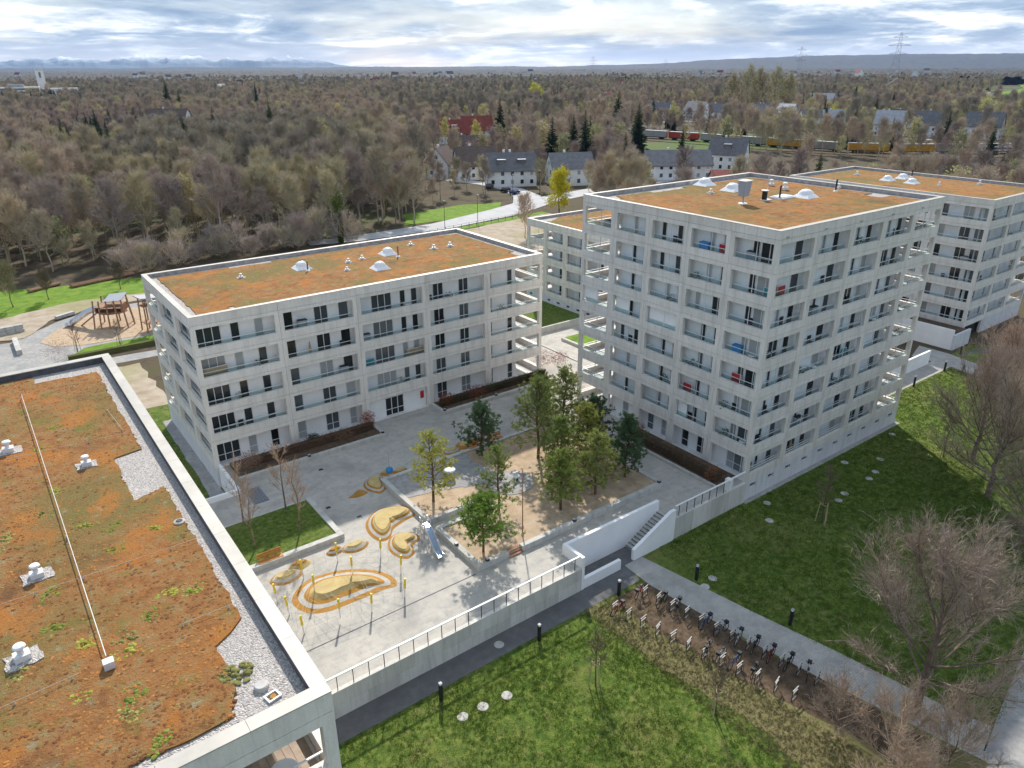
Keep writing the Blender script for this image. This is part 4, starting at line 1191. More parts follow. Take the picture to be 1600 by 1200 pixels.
# climbing net
POSTS = [(11.7, 45.0), (11.9, 43.2), (12.0, 40.7), (14.6, 40.4), (16.8, 39.9), (19.5, 39.9), (20.6, 42.5), (20.3, 45.3), (17.3, 46.9), (14.3, 46.5), (14.2, 44.0), (17.4, 44.3)]
t = thing('climbing_net', 'climbing net of yellow-topped posts and ropes round the largest mound', 'climbing net', (16, 43, 0))
tops = []
for (x, y) in POSTS:
    dx, dy = x - 16, y - 43; k = hypot(dx, dy) or 1
    inner = k < 3
    b = (dx, dy, 0.3 if inner else 0); tp = (dx + (0 if inner else dx / k * .12), dy + (0 if inner else dy / k * .12), 2.0 if inner else 1.75)
    mid = tuple(b[i] + (tp[i] - b[i]) * .5 for i in range(3))
    p = part('post', MB().tube(b, mid, .05, n=7), 'steel', t)
    part('sleeve', MB().tube(mid, tp, .085, n=8), 'yellow', p)
    tops.append(tp)
net = MB()
order = list(range(10))
for i in order:
    a, b = Vector(tops[i]), Vector(tops[(i + 1) % 10])
    for f in (.9, .6, .3):
        net.tube((a.x, a.y, a.z * f), (b.x, b.y, b.z * f), .009, n=4, caps=False)
    c = Vector(tops[10] if a.x < 0 else tops[11])
    for f in (.95, .5):
        net.tube((a.x, a.y, a.z * f), (c.x, c.y, c.z * (.55 + .4 * f)), .009, n=4, caps=False)
    for q in (.33, .66):
        m = a.lerp(b, q); m2 = a.lerp(c, q)
        net.tube((m.x, m.y, .1), (m.x, m.y, m.z * .9), .008, n=4, caps=False)
        net.tube((m2.x, m2.y, .9), (m.x, m.y, m.z * .9), .008, n=4, caps=False)
part('rope_net', net, 'rope', t)

# slide
t = thing('slide', 'narrow blue steel slide with ladder beside the sand bed', 'slide', (24.3, 44.6, 0), radians(-6))
ch = MB(); pr = [(0.0, 1.65), (-.35, 1.55), (-1.75, .42), (-2.1, .28), (-2.45, .26)]
for (y0, z0), (y1, z1) in zip(pr, pr[1:]):
    ch.add([(-.24, y0, z0), (.24, y0, z0), (.24, y1, z1), (-.24, y1, z1)], [(0, 1, 2, 3)])
part('chute', ch, 'slide_blue', t)
for s in (-1, 1):
    sd = MB()
    for (y0, z0), (y1, z1) in zip(pr, pr[1:]):
        x0, x1 = sorted((s * .24, s * .28))
        sd.add([(x0, y0, z0 - .05), (x1, y0, z0 - .05), (x1, y1, z1 - .05), (x0, y1, z1 - .05), (x0, y0, z0 + .22), (x1, y0, z0 + .22), (x1, y1, z1 + .22), (x0, y1, z1 + .22)],
               [(3, 2, 1, 0), (4, 5, 6, 7), (0, 1, 5, 4), (1, 2, 6, 5), (2, 3, 7, 6), (3, 0, 4, 7)])
    part('side_rail', sd, 'steel', t)
part('platform', MB().box(-.35, 0.0, 1.56, .35, .7, 1.64), 'steel', t)
for x in (-.33, .33):
    part('leg', MB().tube((x, .66, 0), (x, .66, 2.35), .03), 'steel', t)
    part('leg', MB().tube((x, .05, 0), (x, .05, 2.35), .03), 'steel', t)
    part('guard', MB().tube((x, .05, 2.2), (x, .66, 2.2), .025), 'steel', t)
for k in range(6): part('rung', MB().tube((-.33, .9 + .1 * (6 - k), .24 * (k + 1)), (.33, .9 + .1 * (6 - k), .24 * (k + 1)), .02), 'steel', t)
for x in (-.33, .33): part('ladder_side', MB().tube((x, 1.6, 0), (x, .75, 1.7), .03), 'steel', t)


def bench(label, x, y, z, rz, L=1.8, mat='wood_orange', n=4):
    t = thing('bench', label, 'bench', (x, y, z), rz)
    for k in range(n): part('seat_slat', MB().box(0, k * .13, .36, L, k * .13 + .115, .41), mat, t)
    for k in range(3): part('back_slat', MB().box(0, n * .13 + .02 + k * .03, .50 + k * .15, L, n * .13 + .06 + k * .03, .62 + k * .15), mat, t)
    for q in (.2, L - .25): part('leg', MB().box(q, .02, 0, q + .06, n * .13 + .08, .36), 'grey_paint', t)


bench('bright orange slatted bench on the grass bed kerb', 12.0, 49.62, 0.1, 0, 1.95)
bench('left of two brown slatted benches on the back kerb of sand bed', 35.7, 55.45, 0.14, 0, 1.8)
bench('right of two brown slatted benches on the back kerb of sand bed', 38.1, 55.45, 0.14, 0, 1.8)
t = thing('play_table', 'pale mushroom-shaped play table on the grey gravel yard', 'play table', (31.1, 52.0, 0.385))
part('stem', MB().lathe((0, 0, 0), [(.28, 0), (.1, .06), (.09, .85)], 12), 'grey_paint', t)
part('top', MB().lathe((0, 0, .85), [(.2, -.05), (.55, .0), (.55, .06), (.4, .12), (.1, .15)], 18), 'dome', t, smooth=True)
t = thing('spring_toy', 'white low spring seat on the round gravel patch', 'play seat', (35.9, 47.8, 0.40))
part('spring', MB().lathe((0, 0, 0), [(.12, 0), (.12, .35)], 10), 'dark', t)
part('seat', MB().box(-.3, -.2, .35, .3, .2, .45), 'white_paint', t)
part('backrest', MB().box(-.3, .16, .45, .3, .22, .8), 'white_paint', t)
t = thing('spinner', 'blue ball spinner with a thin mast at the sand bed corner', 'play spinner', (26.5, 55.4, 0.5))
part('post', MB().tube((0, 0, 0), (0, 0, .5), .06), 'steel', t)
part('ball', MB().lathe((0, 0, .45), [(.12, 0), (.3, .12), (.36, .32), (.3, .52), (.12, .64)], 14), 'blue', t, smooth=True)
part('mast', MB().tube((0, 0, 1.05), (0, 0, 2.6), .02), 'grey_paint', t)
t = thing('timber_pole', 'tall thin reddish pole standing in the sand bed', 'pole', (31.0, 40.5, 0.36))
part('shaft', MB().tube((0, 0, 0), (0, 0, 6.3), .055, .035, 8), 'wood', t)
part('base_collar', MB().lathe((0, 0, 0), [(.12, 0), (.1, .2), (.06, .24)], 8), 'grey_paint', t)

# ------------------------------------------------------------------ path furniture
def bollard(label, x, y, h=1.5):
    t = thing('light_bollard', label, 'bollard', (x, y, LAWN), 0, 'dark light bollards along the paths')
    part('post', MB().box(-.10, -.10, -.05, .10, .10, h - .16), 'dark', t)
    part('lamp_head', MB().box(-.085, -.085, h - .16, .085, .085, h - .03), 'dome', t)
    part('cap', MB().box(-.105, -.105, h - .03, .105, .105, h), 'grey_paint', t)


for x, y, l in [(17.6, 31.8, 'on the near lawn, closest to the near block'), (26.2, 32.2, 'mid way along the asphalt path edge'), (34.3, 32.3, 'at the head of the bicycle racks'), (40.7, 29.9, 'on the shaded lawn by two pale covers'),
                (42.2, 22.2, 'on the lawn edge midway down the paved path'), (93.8, 38.9, 'just behind the tower end on sunlit grass'), (102.3, 39.0, 'at the corner of the far grass'), (110.6, 40.6, 'at the podium wall corner'), (114.5, 37.5, 'on the small grass triangle, middle'), (112.6, 34.0, 'on the small grass triangle, nearest'), (113.0, 29.0, 'at the right picture edge by the driveway')]:
    bollard('dark light bollard ' + l, x, y)
sheet('meadow', wobble([(111.0, 40.2), (115.6, 37.6), (113.5, 32), (110.6, 29), (110.0, 33)], 1, 0.15, 33), LAWN + 0.05, 'meadow')
COVERS = [(18.0, 29.8, 'leftmost of three in the near lawn'), (19.5, 29.7, 'middle of three in the near lawn'), (21.3, 29.5, 'rightmost of three in the near lawn'), (23.6, 33.6, 'in the asphalt path below the retaining wall'), (40.6, 28.9, 'nearer of two beside the paved path'), (41.9, 29.2, 'farther of two beside the paved path'),
          (55.0, 33.4, 'closest to the tower corner'), (52.7, 31.5, 'on shaded lawn before the tower corner'), (60.9, 29.6, 'left of the staked tree pair'), (62.5, 29.9, 'right of the staked tree pair'), (67.1, 30.0, 'mid shaded lawn, left of a pair'), (68.9, 30.3, 'mid shaded lawn, right of a pair'), (68.2, 33.3, 'near the tower plinth middle'), (71.8, 31.4, 'on the shaded lawn right of the plinth middle'), (78.4, 33.6, 'near the far tower corner')]
for x, y, l in COVERS:
    t = thing('manhole_cover', 'round pale concrete cover ' + l, 'manhole cover', (x, y, LAWN + .01), 0, 'round pale covers in the lawns')
    part('rim', MB().lathe((0, 0, 0), [(.37, -.05), (.37, .012), (.34, .022)], 18), 'stone', t)
    part('lid', MB().lathe((0, 0, .022), [(.31, 0), (.30, .008)], 16), 'stone', t)


def rack_proto():
    t = thing('bike_rack', 'x', 'bicycle rack', (0, 0, LAWN), 0, 'bicycle racks beside the paved path')
    for x in (-.34, .34):
        part('leg', MB().tube((x, 0, -.05), (x, 0, .92), .03), 'dark', t)
    for z in (.66, .9):
        part('bar', MB().box(-.36, -.03, z - .03, .36, .03, z + .03), 'stone', t)
    part('ground_rail', MB().tube((-.34, 0, .1), (.34, .0, .1), .02), 'grey_paint', t)
    return t


def bike_proto():
    t = thing('bicycle', 'x', 'bicycle', (0, 0, LAWN), 0, 'bicycles parked in the racks')
    for x in (-.52, .52):
        wh = part('wheel', MB().torus((x, 0, .35), (0, 1, 0), .32, .028, 18, 5), 'tyre', t)
        sp = MB()
        for k in range(5):
            a = k * pi / 5; sp.tube((x + .30 * cos(a), 0, .35 + .30 * sin(a)), (x - .30 * cos(a), 0, .35 - .30 * sin(a)), .006, n=3, caps=False)
        part('spokes', sp, 'steel', wh)
    fr = MB()
    for a, b in (((-.52, 0, .35), (-.08, 0, .32)), ((-.52, 0, .35), (-.2, 0, .78)), ((-.08, 0, .32), (-.2, 0, .85)), ((-.08, 0, .32), (.36, 0, .78)), ((-.2, 0, .78), (.36, 0, .82)), ((.52, 0, .35), (.34, 0, .98))):
        fr.tube(a, b, .026, n=5)
    part('frame', fr, 'bike', t)
    part('saddle', MB().box(-.33, -.07, .86, -.08, .07, .93), 'dark', t)
    part('handlebar', MB().tube((.30, -.28, 1.02), (.30, .28, 1.02), .02).tube((.34, 0, .96), (.30, 0, 1.02), .02), 'dark', t)
    part('basket', MB().box(.40, -.14, .78, .64, .14, .98), 'dark', t)
    return t


RACKS = [(32.7, 31.1), (33.0, 29.9), (33.3, 28.7), (33.6, 27.5), (33.9, 26.3), (34.2, 25.1), (34.5, 23.9), (34.9, 22.7), (35.2, 21.5), (35.6, 20.3), (36.0, 19.1), (36.3, 17.9)]
r0 = None
side = ['first', 'second', 'third', 'fourth', 'fifth', 'sixth', 'seventh', 'eighth', 'ninth', 'tenth', 'eleventh', 'twelfth']
for i, (x, y) in enumerate(RACKS):
    lab = f'white-barred bicycle rack in the lawn-side row, {side[i]} from the retaining wall'
    if r0 is None: r0 = rack_proto(); r0.location = (x, y, LAWN); r0.rotation_euler = (0, 0, .16); r0['label'] = lab
    else: place(r0, (x, y, LAWN), .16 + rnd.uniform(-.12, .12), lab)
FAR = [(35.9, 31.0), (36.15, 29.8), (36.4, 28.6), (36.65, 27.4), (36.9, 26.2), (37.15, 25.0), (37.4, 23.8), (37.65, 22.6), (37.9, 21.4), (38.15, 20.2), (38.4, 19.0), (38.7, 17.8)]
for i, (x, y) in enumerate(FAR):
    place(r0, (x, y, LAWN), .16 + rnd.uniform(-.12, .12), f'white-barred bicycle rack in the path-side row, {side[i]} from the retaining wall')
b0 = None
BIKES = [(32.8, 30.85, 1, 'red'), (35.6, 31.3, 0, 'red'), (36.2, 29.5, 0, 'black'), (36.6, 28.3, 0, 'black'), (37.0, 25.9, 0, 'blue'), (37.3, 24.7, 0, 'grey'), (35.1, 24.1, 1, 'black'), (35.3, 23.1, 1, 'silver'), (37.6, 23.4, 0, 'silver'), (37.9, 22.2, 0, 'black'), (35.5, 22.1, 1, 'blue'), (38.1, 21.0, 0, 'red'), (38.4, 19.8, 0, 'black'), (38.7, 18.5, 0, 'silver'), (36.0, 20.8, 1, 'black')]
BC = {'red': (.35, .02, .02), 'black': (.02, .02, .022), 'blue': (.05, .1, .25), 'grey': (.2, .2, .22), 'silver': (.5, .5, .52)}
cnt = {}
for i, (x, y, near, c) in enumerate(BIKES):
    k = (c, near); cnt[k] = cnt.get(k, 0) + 1
    lab = f'{c} bicycle parked in the {"lawn" if near else "path"}-side rack row, {side[cnt[k] - 1]} {c} one from the retaining wall'
    rz = .2 + rnd.uniform(-.3, .3) + (pi if rnd.random() < .4 else 0)
    if b0 is None:
        b0 = bike_proto(); o = b0; o.location = (x, y, LAWN); o.rotation_euler = (0, 0, rz); o['label'] = lab
        for q in o.children_recursive: q.color = BC[c] + (1,)
    else: place(b0, (x, y, LAWN + .012), rz, lab, color=BC[c])
for i, (x, y) in enumerate([(103.4, 37.2), (103.2, 35.6), (103.0, 34.0), (102.6, 32.4), (102.2, 30.6), (101.8, 28.8)]):
    place(b0, (x, y, LAWN + .012), .1 + rnd.uniform(-.3, .3), f'dark bicycle by the far path behind the tower, {side[i]} from the corner bollard', color=BC['black'])
t = thing('path_gate', 'dark low barrier where the paved path meets the lower road', 'barrier', (42.1, 8.6, LAWN), .2)
for x in (0, 1.4): part('post', MB().tube((x, 0, 0), (x, 0, 1.05), .05), 'dark', t)
for z in (.5, 1.0): part('bar', MB().tube((0, 0, z), (1.4, 0, z), .035), 'dark', t)


# ------------------------------------------------------------------ balcony things
def item_cabinet(t):
    part('body', MB().box(-.45, -.22, 0, .45, .22, 1.25), 'grey_paint', t); part('lid', MB().box(-.48, -.25, 1.25, .48, .25, 1.30), 'dark', t)


def item_plant(t):
    part('pot', MB().lathe((0, 0, 0), [(.16, 0), (.24, .4)], 10), 'wood', t)
    mb = MB(); r = random.Random(len(bpy.data.meshes))
    for _ in range(90):
        a = r.uniform(0, 6.28); e = r.uniform(.1, 1.4); l = r.uniform(.3, .75); p = Vector((cos(a) * cos(e) * l, sin(a) * cos(e) * l, .5 + sin(e) * l)); q = Vector((r.uniform(-1, 1), r.uniform(-1, 1), r.uniform(-1, 1))) * .14
        mb.add([tuple(p), tuple(p + q), tuple(p + Vector((-q.y, q.x, q.z * .5)))], [(0, 1, 2)])
    part('foliage', mb, 'leaf', t, color=(.05, .11, .03))


def item_chair(t):
    for x in (-.22, .22):
        for y in (-.22, .22): part('leg', MB().box(x - .02, y - .02, 0, x + .02, y + .02, .45), 'dark', t)
    part('seat', MB().box(-.26, -.26, .45, .26, .26, .5), 'dark', t); part('backrest', MB().box(-.26, .22, .5, .26, .27, 1.1), 'dark', t)


def item_table(t):
    part('top', MB().lathe((0, 0, .72), [(.45, 0), (.45, .04)], 16), 'white_paint', t); part('stem', MB().lathe((0, 0, 0), [(.25, 0), (.05, .08), (.05, .72)], 8), 'dark', t)


def item_parasol(t):
    part('foot', MB().box(-.25, -.25, 0, .25, .25, .1), 'dark', t); part('pole', MB().tube((0, 0, .1), (0, 0, 1.95), .03), 'rail', t)
    part('canopy', MB().lathe((0, 0, .7), [(.16, 0), (.12, .6), (.03, 1.2)], 8), 'brown_fabric', t)


def item_cloth(t, m='teal'):
    part('frame', MB().box(-.6, -.03, 1.3, .6, .03, 1.35).box(-.6, -.03, 0, -.55, .03, 1.3).box(.55, -.03, 0, .6, .03, 1.3), 'rail', t); part('cloth', MB().box(-.5, -.05, .5, .5, -.035, 1.32), m, t)


def item_screen(t):
    part('fabric', MB().box(-1.2, 0, 0, 1.2, .03, 1.3), 'brown_fabric', t); part('top_bar', MB().box(-1.22, -.02, 1.3, 1.22, .05, 1.35), 'rail', t)


def item_chest(t):
    part('body', MB().box(-.5, -.25, 0, .5, .25, 1.15), 'blue', t); part('lid', MB().box(-.52, -.27, 1.15, .52, .27, 1.22), 'blue', t)


KIND = {'cabinet': (item_cabinet, 'grey storage cabinet', 'cabinet'), 'potted_plant': (item_plant, 'bushy potted plant', 'plant'), 'chair': (item_chair, 'dark garden chair', 'chair'), 'table': (item_table, 'round white table', 'table'),
        'folded_parasol': (item_parasol, 'folded brown parasol', 'parasol'), 'drying_rack': (item_cloth, 'drying rack with teal cloth', 'drying rack'), 'privacy_screen': (item_screen, 'beige fabric privacy screen', 'screen'), 'storage_chest': (item_chest, 'bright blue storage chest', 'chest'),
        'hanging_rug': (lambda t: item_cloth(t, 'red'), 'red hanging rug', 'rug')}


def balcony(F, bld, L, nb, s, side_txt, items):
    p = L / nb
    for (i, k, kind, dx) in items:
        fn, what, cat = KIND[kind]
        x, y, z = F.at((i + dx) * p, 0.66, k * s + 0.065)
        t = thing(kind, f'{what}, {ORD[k]}-floor balcony, {side[i]} bay from left, {side_txt}', cat,
                  (bld.location.x + x, bld.location.y + y, z), F.rz, 'things standing on the balconies')
        fn(t)


balcony(FA, A, AW, 5, AS, 'low block front', [(0, 3, 'privacy_screen', .2), (1, 4, 'cabinet', .3), (1, 3, 'folded_parasol', .36), (1, 3, 'chair', .8), (2, 3, 'cabinet', .12), (2, 2, 'privacy_screen', .85), (2, 4, 'table', .75), (3, 4, 'table', .45),
                                                 (3, 4, 'chair', .12), (3, 4, 'potted_plant', .40), (0, 2, 'potted_plant', .45), (0, 1, 'chair', .4), (2, 2, 'drying_rack', .15), (3, 3, 'chair', .3), (1, 2, 'cabinet', .78), (0, 3, 'potted_plant', .72), (2, 1, 'potted_plant', .6), (4, 3, 'potted_plant', .3)])
balcony(FTl, T, TD, 5, TS, 'tower courtyard side', [(3, 7, 'storage_chest', .34), (3, 7, 'hanging_rug', .78), (4, 7, 'cabinet', .4), (2, 7, 'chair', .55), (4, 6, 'chair', .45), (4, 6, 'drying_rack', .85), (2, 5, 'potted_plant', .6), (4, 5, 'chair', .5), (4, 4, 'storage_chest', .35), (4, 4, 'table', .7), (3, 3, 'potted_plant', .3),
                                                      (4, 3, 'hanging_rug', .4), (3, 2, 'hanging_rug', .25), (4, 2, 'chair', .4), (4, 2, 'potted_plant', .2), (4, 1, 'potted_plant', .3), (4, 1, 'table', .75), (3, 1, 'chair', .35), (2, 2, 'potted_plant', .6), (1, 3, 'chair', .5), (0, 7, 'cabinet', .7), (0, 5, 'table', .6), (3, 6, 'potted_plant', .2)])
balcony(FT, T, TW, 5, TS, 'tower lawn side', [(0, 6, 'potted_plant', .2), (0, 6, 'hanging_rug', .4), (1, 6, 'chair', .6), (2, 7, 'potted_plant', .5), (3, 7, 'chair', .7), (4, 7, 'potted_plant', .6), (4, 7, 'cabinet', .25), (0, 5, 'chair', .6), (1, 5, 'cabinet', .4), (2, 5, 'chair', .5), (3, 6, 'potted_plant', .65), (1, 4, 'chair', .5), (0, 4, 'potted_plant', .25),
                                                (1, 3, 'potted_plant', .3), (1, 3, 'table', .65), (0, 2, 'chair', .5), (2, 3, 'drying_rack', .6), (3, 4, 'table', .4), (4, 5, 'table', .5), (4, 4, 'chair', .4), (4, 3, 'potted_plant', .5), (0, 1, 'chair', .4), (2, 2, 'potted_plant', .5), (1, 1, 'cabinet', .5), (0, 0, 'chair', .3), (1, 0, 'folded_parasol', .4)])
balcony(FR, R, RW, 3, RS, 'right-edge block front', [(0, 5, 'chair', .5), (1, 4, 'potted_plant', .4), (0, 3, 'table', .5), (0, 2, 'chair', .6)])
balcony(FRl, R, RD, 4, RS, 'right-edge block courtyard side', [(3, 5, 'table', .5), (3, 4, 'chair', .6), (3, 3, 'cabinet', .7), (3, 2, 'chair', .4)])
balcony(FB, B, BW, 4, BS, 'near block front', [(3, 5, 'table', .80)])


# ------------------------------------------------------------------ trees
def lerp(a, b, t): return a + (b - a) * t


def tube_path(mb, pts, r0, r1, n):
    k = len(pts) - 1
    for i in range(k):
        mb.tube(pts[i], pts[i + 1], lerp(r0, r1, i / k), lerp(r0, r1, (i + 1) / k), n, caps=False)


def bare_tree(seed, h, spread, n1=14, n2=6, n3=7, n4=2, tw=.05, tl=1.1, trunk_r=.2, first=.22, up=.5, sides=5, droop=0.0):
    """trunk mesh, crown mesh: limbs, branches and a shell of fine twigs"""
    r = random.Random(seed); trunk = MB(); crown = MB(); ends = []
    tp = [Vector((0, 0, -.1))]
    for i in range(1, 6): tp.append(Vector((r.uniform(-.02, .02) * h, r.uniform(-.02, .02) * h, h * .8 * i / 5)))
    tube_path(trunk, tp, trunk_r, trunk_r * .18, sides + 1)

    def twig(p, d, l, w):
        d = d.normalized(); s = d.cross(Vector((r.uniform(-1, 1), r.uniform(-1, 1), r.uniform(-1, 1)))).normalized() * w
        crown.add([tuple(p - s), tuple(p + s), tuple(p + d * l)], [(0, 1, 2)])
    for i in range(n1):
        t = lerp(first, .98, (i + r.random() * .6) / n1)
        q = t * 5 * 1.0; j = min(4, int(q)); p = tp[j].lerp(tp[j + 1], q - j)
        az = i * 2.4 + r.uniform(-.4, .4); el = lerp(up * .6, 1.25, t) + r.uniform(-.15, .15)
        l = spread * lerp(1.05, .62, abs(t - .4) / .6) * r.uniform(.8, 1.15)
        d = Vector((cos(az) * cos(el), sin(az) * cos(el), sin(el)))
        lp = [p]
        for s in range(4):
            d = (d + Vector((r.uniform(-.18, .18), r.uniform(-.18, .18), .12 - droop))).normalized(); lp.append(lp[-1] + d * l / 4)
        tube_path(trunk if n3 > 8 else crown, lp, trunk_r * .32 * (1 - t * .5), .02, sides)
        for k in range(n2):
            u = lerp(.25, 1.0, (k + r.random()) / n2); q = u * 4; j = min(3, int(q)); bp = lp[j].lerp(lp[j + 1], q - j)
            bd = (lp[j + 1] - lp[j]).normalized()
            bd = (bd + Vector((r.uniform(-1, 1), r.uniform(-1, 1), r.uniform(-.5, 1) - droop)) * .75).normalized()
            bl = l * .48 * (1.15 - u * .5) * r.uniform(.7, 1.2)
            e = bp + bd * bl * .5; bd2 = (bd + Vector((r.uniform(-.3, .3), r.uniform(-.3, .3), r.uniform(-.1, .35) - droop))).normalized(); e2 = e + bd2 * bl * .5
            tube_path(trunk if n3 > 8 else crown, [bp, e, e2], max(.022, trunk_r * .085), tw * .5, 3)
            for m in range(n3):
                v = r.random(); tp_ = bp.lerp(e, v * 2) if v < .5 else e.lerp(e2, v * 2 - 1)
                td = (bd2 + Vector((r.uniform(-1, 1), r.uniform(-1, 1), r.uniform(-.6, 1) - droop)) * .9).normalized()
                ll = tl * r.uniform(.6, 1.3)
                twig(tp_, td, ll, tw * .5); ends.append((tp_ + td * ll * .7, td))
                for _ in range(n4):
                    twig(tp_ + td * ll * r.uniform(.2, .8), (td + Vector((r.uniform(-1, 1), r.uniform(-1, 1), r.uniform(-.7, .9))) * .8), ll * r.uniform(.4, .7), tw * .36)
    return trunk, crown, ends


def add_leaves(ends, seed, per, size, spread):
    r = random.Random(seed); mb = MB()
    for p, d in ends:
        for _ in range(per):
            c = p + Vector((r.gauss(0, spread), r.gauss(0, spread), r.gauss(0, spread)))
            a = Vector((r.uniform(-1, 1), r.uniform(-1, 1), r.uniform(-1, 1))).normalized() * size * r.uniform(.6, 1.3)
            b = a.orthogonal().normalized() * size * .6
            mb.add([tuple(c - a), tuple(c + b), tuple(c + a), tuple(c - b)], [(0, 1, 2, 3)])
    return mb


def pine(seed, h, w, gaps=.15, base=.22, dens=1.0, size=.22, rounder=0.5):
    r = random.Random(seed); trunk = MB(); crown = MB()
    tp = [Vector((r.uniform(-.02, .02) * h * (i > 0), r.uniform(-.02, .02) * h * (i > 0), h * .98 * i / 5 - (.1 if i == 0 else 0))) for i in range(6)]
    tube_path(trunk, tp, .055 + h * .012, .02, 8)
    n = int(64 * dens)
    for i in range(n):
        t = lerp(base, .99, (i / n) ** .9)
        if r.random() < gaps: continue
        q = t * 5; j = min(4, int(q)); p = tp[j].lerp(tp[j + 1], q - j)
        az = i * 2.4 + r.uniform(-.5, .5); f = (t - base) / (1 - base)
        prof = (1 - f) ** .75 * (1 - rounder) + rounder * sqrt(max(0.0, 1 - (2 * f - .75) ** 2 / 1.6))
        l = w * max(.12, prof) * r.uniform(.65, 1.15); el = lerp(.0, 1.0, f) + r.uniform(-.15, .25)
        d = Vector((cos(az) * cos(el), sin(az) * cos(el), sin(el)))
        e = p + d * l + Vector((0, 0, .12 * l))
        trunk.tube(p, e, .03, .012, 4, caps=False)
        tufts = max(3, int(l * 5.5))
        for m in range(tufts):
            u = lerp(.35, 1.05, (m + r.random()) / tufts)
            c = p.lerp(e, u) + Vector((r.gauss(0, .17), r.gauss(0, .17), r.gauss(0, .12) + .05)) * (l * .6 + .25)
            for _ in range(13):
                nd = Vector((r.gauss(0, 1), r.gauss(0, 1), r.gauss(.45, .8))).normalized() * size * r.uniform(.7, 1.35)
                s = nd.orthogonal().normalized() * size * .17
                s.rotate(Matrix.Rotation(r.uniform(0, 6.28), 3, nd.normalized()))
                o = c + Vector((r.gauss(0, .05), r.gauss(0, .05), r.gauss(0, .05)))
                crown.add([tuple(o - s), tuple(o + s), tuple(o + nd)], [(0, 1, 2)])
    return trunk, crown


def spruce(seed, h, w, dens=1.0):
    r = random.Random(seed); mb = MB(); tr = MB()
    tr.tube((0, 0, -.1), (0, 0, h * .97), h * .016, .03, 6, caps=False)
    lay = int(44 * dens)
    for i in range(lay):
        t = i / lay; z = lerp(.06, .98, t) * h; l0 = w * (1 - t) ** .85 + .15
        m = max(5, int(11 * (1 - t * .6)))
        for k in range(m):
            az = 2 * pi * (k + r.random() * .8) / m + i; l = l0 * r.uniform(.55, 1.2)
            d = Vector((cos(az), sin(az), -.28 + .5 * t + r.uniform(-.2, .2))).normalized(); s = Vector((-sin(az), cos(az), 0))
            for q in range(4):
                u0 = q / 4; b = Vector((0, 0, z + r.uniform(-.02, .02) * h)) + d * l * u0; wd = l * .20 * (1.15 - u0)
                e = b + d * l * .42 + Vector((0, 0, r.uniform(-.25, .05) * l * .3))
                mb.add([tuple(b - s * wd), tuple(b + s * wd + Vector((0, 0, -.1 * l * .3))), tuple(e)], [(0, 1, 2)])
                mb.add([tuple(b + Vector((0, 0, .1 * l))), tuple(b + s * wd * r.uniform(-1, 1) - Vector((0, 0, .22 * l))), tuple(e)], [(0, 1, 2)])
    return tr, mb


def shrub(seed, sx, sy, sz, n, leaf, twigs=True):
    r = random.Random(seed); mb = MB()
    for _ in range(n):
        v = Vector((r.gauss(0, 1), r.gauss(0, 1), r.gauss(0, 1))).normalized() * (r.random() ** .45) * (1 + .25 * mnoise.noise(Vector((r.random() * 9, seed, 0))))
        p = Vector((v.x * sx, v.y * sy, sz * (.5 + .5 * v.z)))
        a = Vector((r.uniform(-1, 1), r.uniform(-1, 1), r.uniform(-.6, 1))).normalized() * leaf * r.uniform(.6, 1.5)
        b = a.orthogonal().normalized() * leaf * (.12 if twigs else .55)
        mb.add([tuple(p - b), tuple(p + b), tuple(p + a)], [(0, 1, 2)])
    return mb


def plant2(name, label, cat, trunk, crown, loc, rz, tc, cc, cmat, group=None, scale=1.0, trunkname='trunk', crownname='crown'):
    t = thing(name, label, cat, loc, rz, group); t.scale = (scale,) * 3
    link(trunkname, trunk if not isinstance(trunk, MB) else trunk.mesh(trunkname, 'bark'), t, color=tc)
    link(crownname, crown if not isinstance(crown, MB) else crown.mesh(crownname, cmat), t, color=cc)
    return t


# courtyard pines
BARK = (.15, .095, .06)
YG, MG, DG, BG = (.42, .43, .10), (.24, .31, .09), (.11, .18, .085), (.22, .34, .07)
PINES = [(27.7, 49.4, 7.8, 2.1, .30, .18, .9, YG, 'yellowish sparse pine at the left of the gravel yard'), (36.0, 53.7, 6.6, 2.0, .05, .16, 1.1, DG, 'dark blue-green pine before the brown benches'),
         (31.6, 44.8, 7.2, 1.6, .32, .2, .9, MG, 'slender open pine in front of the round gravel patch'), (40.2, 50.0, 10.2, 2.4, .12, .2, 1.2, (.26, .31, .10), 'tallest slim pine left at the back of the sand bed'),
         (27.1, 40.6, 5.6, 2.1, .04, .3, 1.2, BG, 'bright green broad bushy pine beside the sand bed steps'), (36.0, 41.5, 6.6, 1.9, .05, .2, 1.1, (.29, .36, .09), 'light green pine mid front in the sand bed'),
         (40.2, 41.6, 6.9, 2.1, .08, .15, 1.1, (.27, .31, .10), 'olive pine second from right at the sand bed front'), (44.6, 42.2, 7.2, 1.9, .03, .16, 1.2, DG, 'dark green pine at the right end of the sand bed front'),
         (44.4, 51.0, 9.2, 2.4, .1, .2, 1.2, (.30, .35, .11), 'tall olive pine behind the middle of the pine group'), (45.3, 47.6, 7.0, 2.0, .03, .12, 1.1, (.08, .14, .07), 'darkest pine close to the tower wall'),
         (42.8, 45.9, 7.6, 1.9, .1, .2, 1.1, (.38, .40, .10), 'yellow-tipped pine in the centre of the pine group'), (39.6, 46.0, 7.0, 1.9, .08, .15, 1.1, MG, 'mid green pine behind the front pines'),
         (46.6, 57.3, 6.0, 1.7, .1, .1, 1.0, MG, 'small pine at the back right corner of the sand bed')]
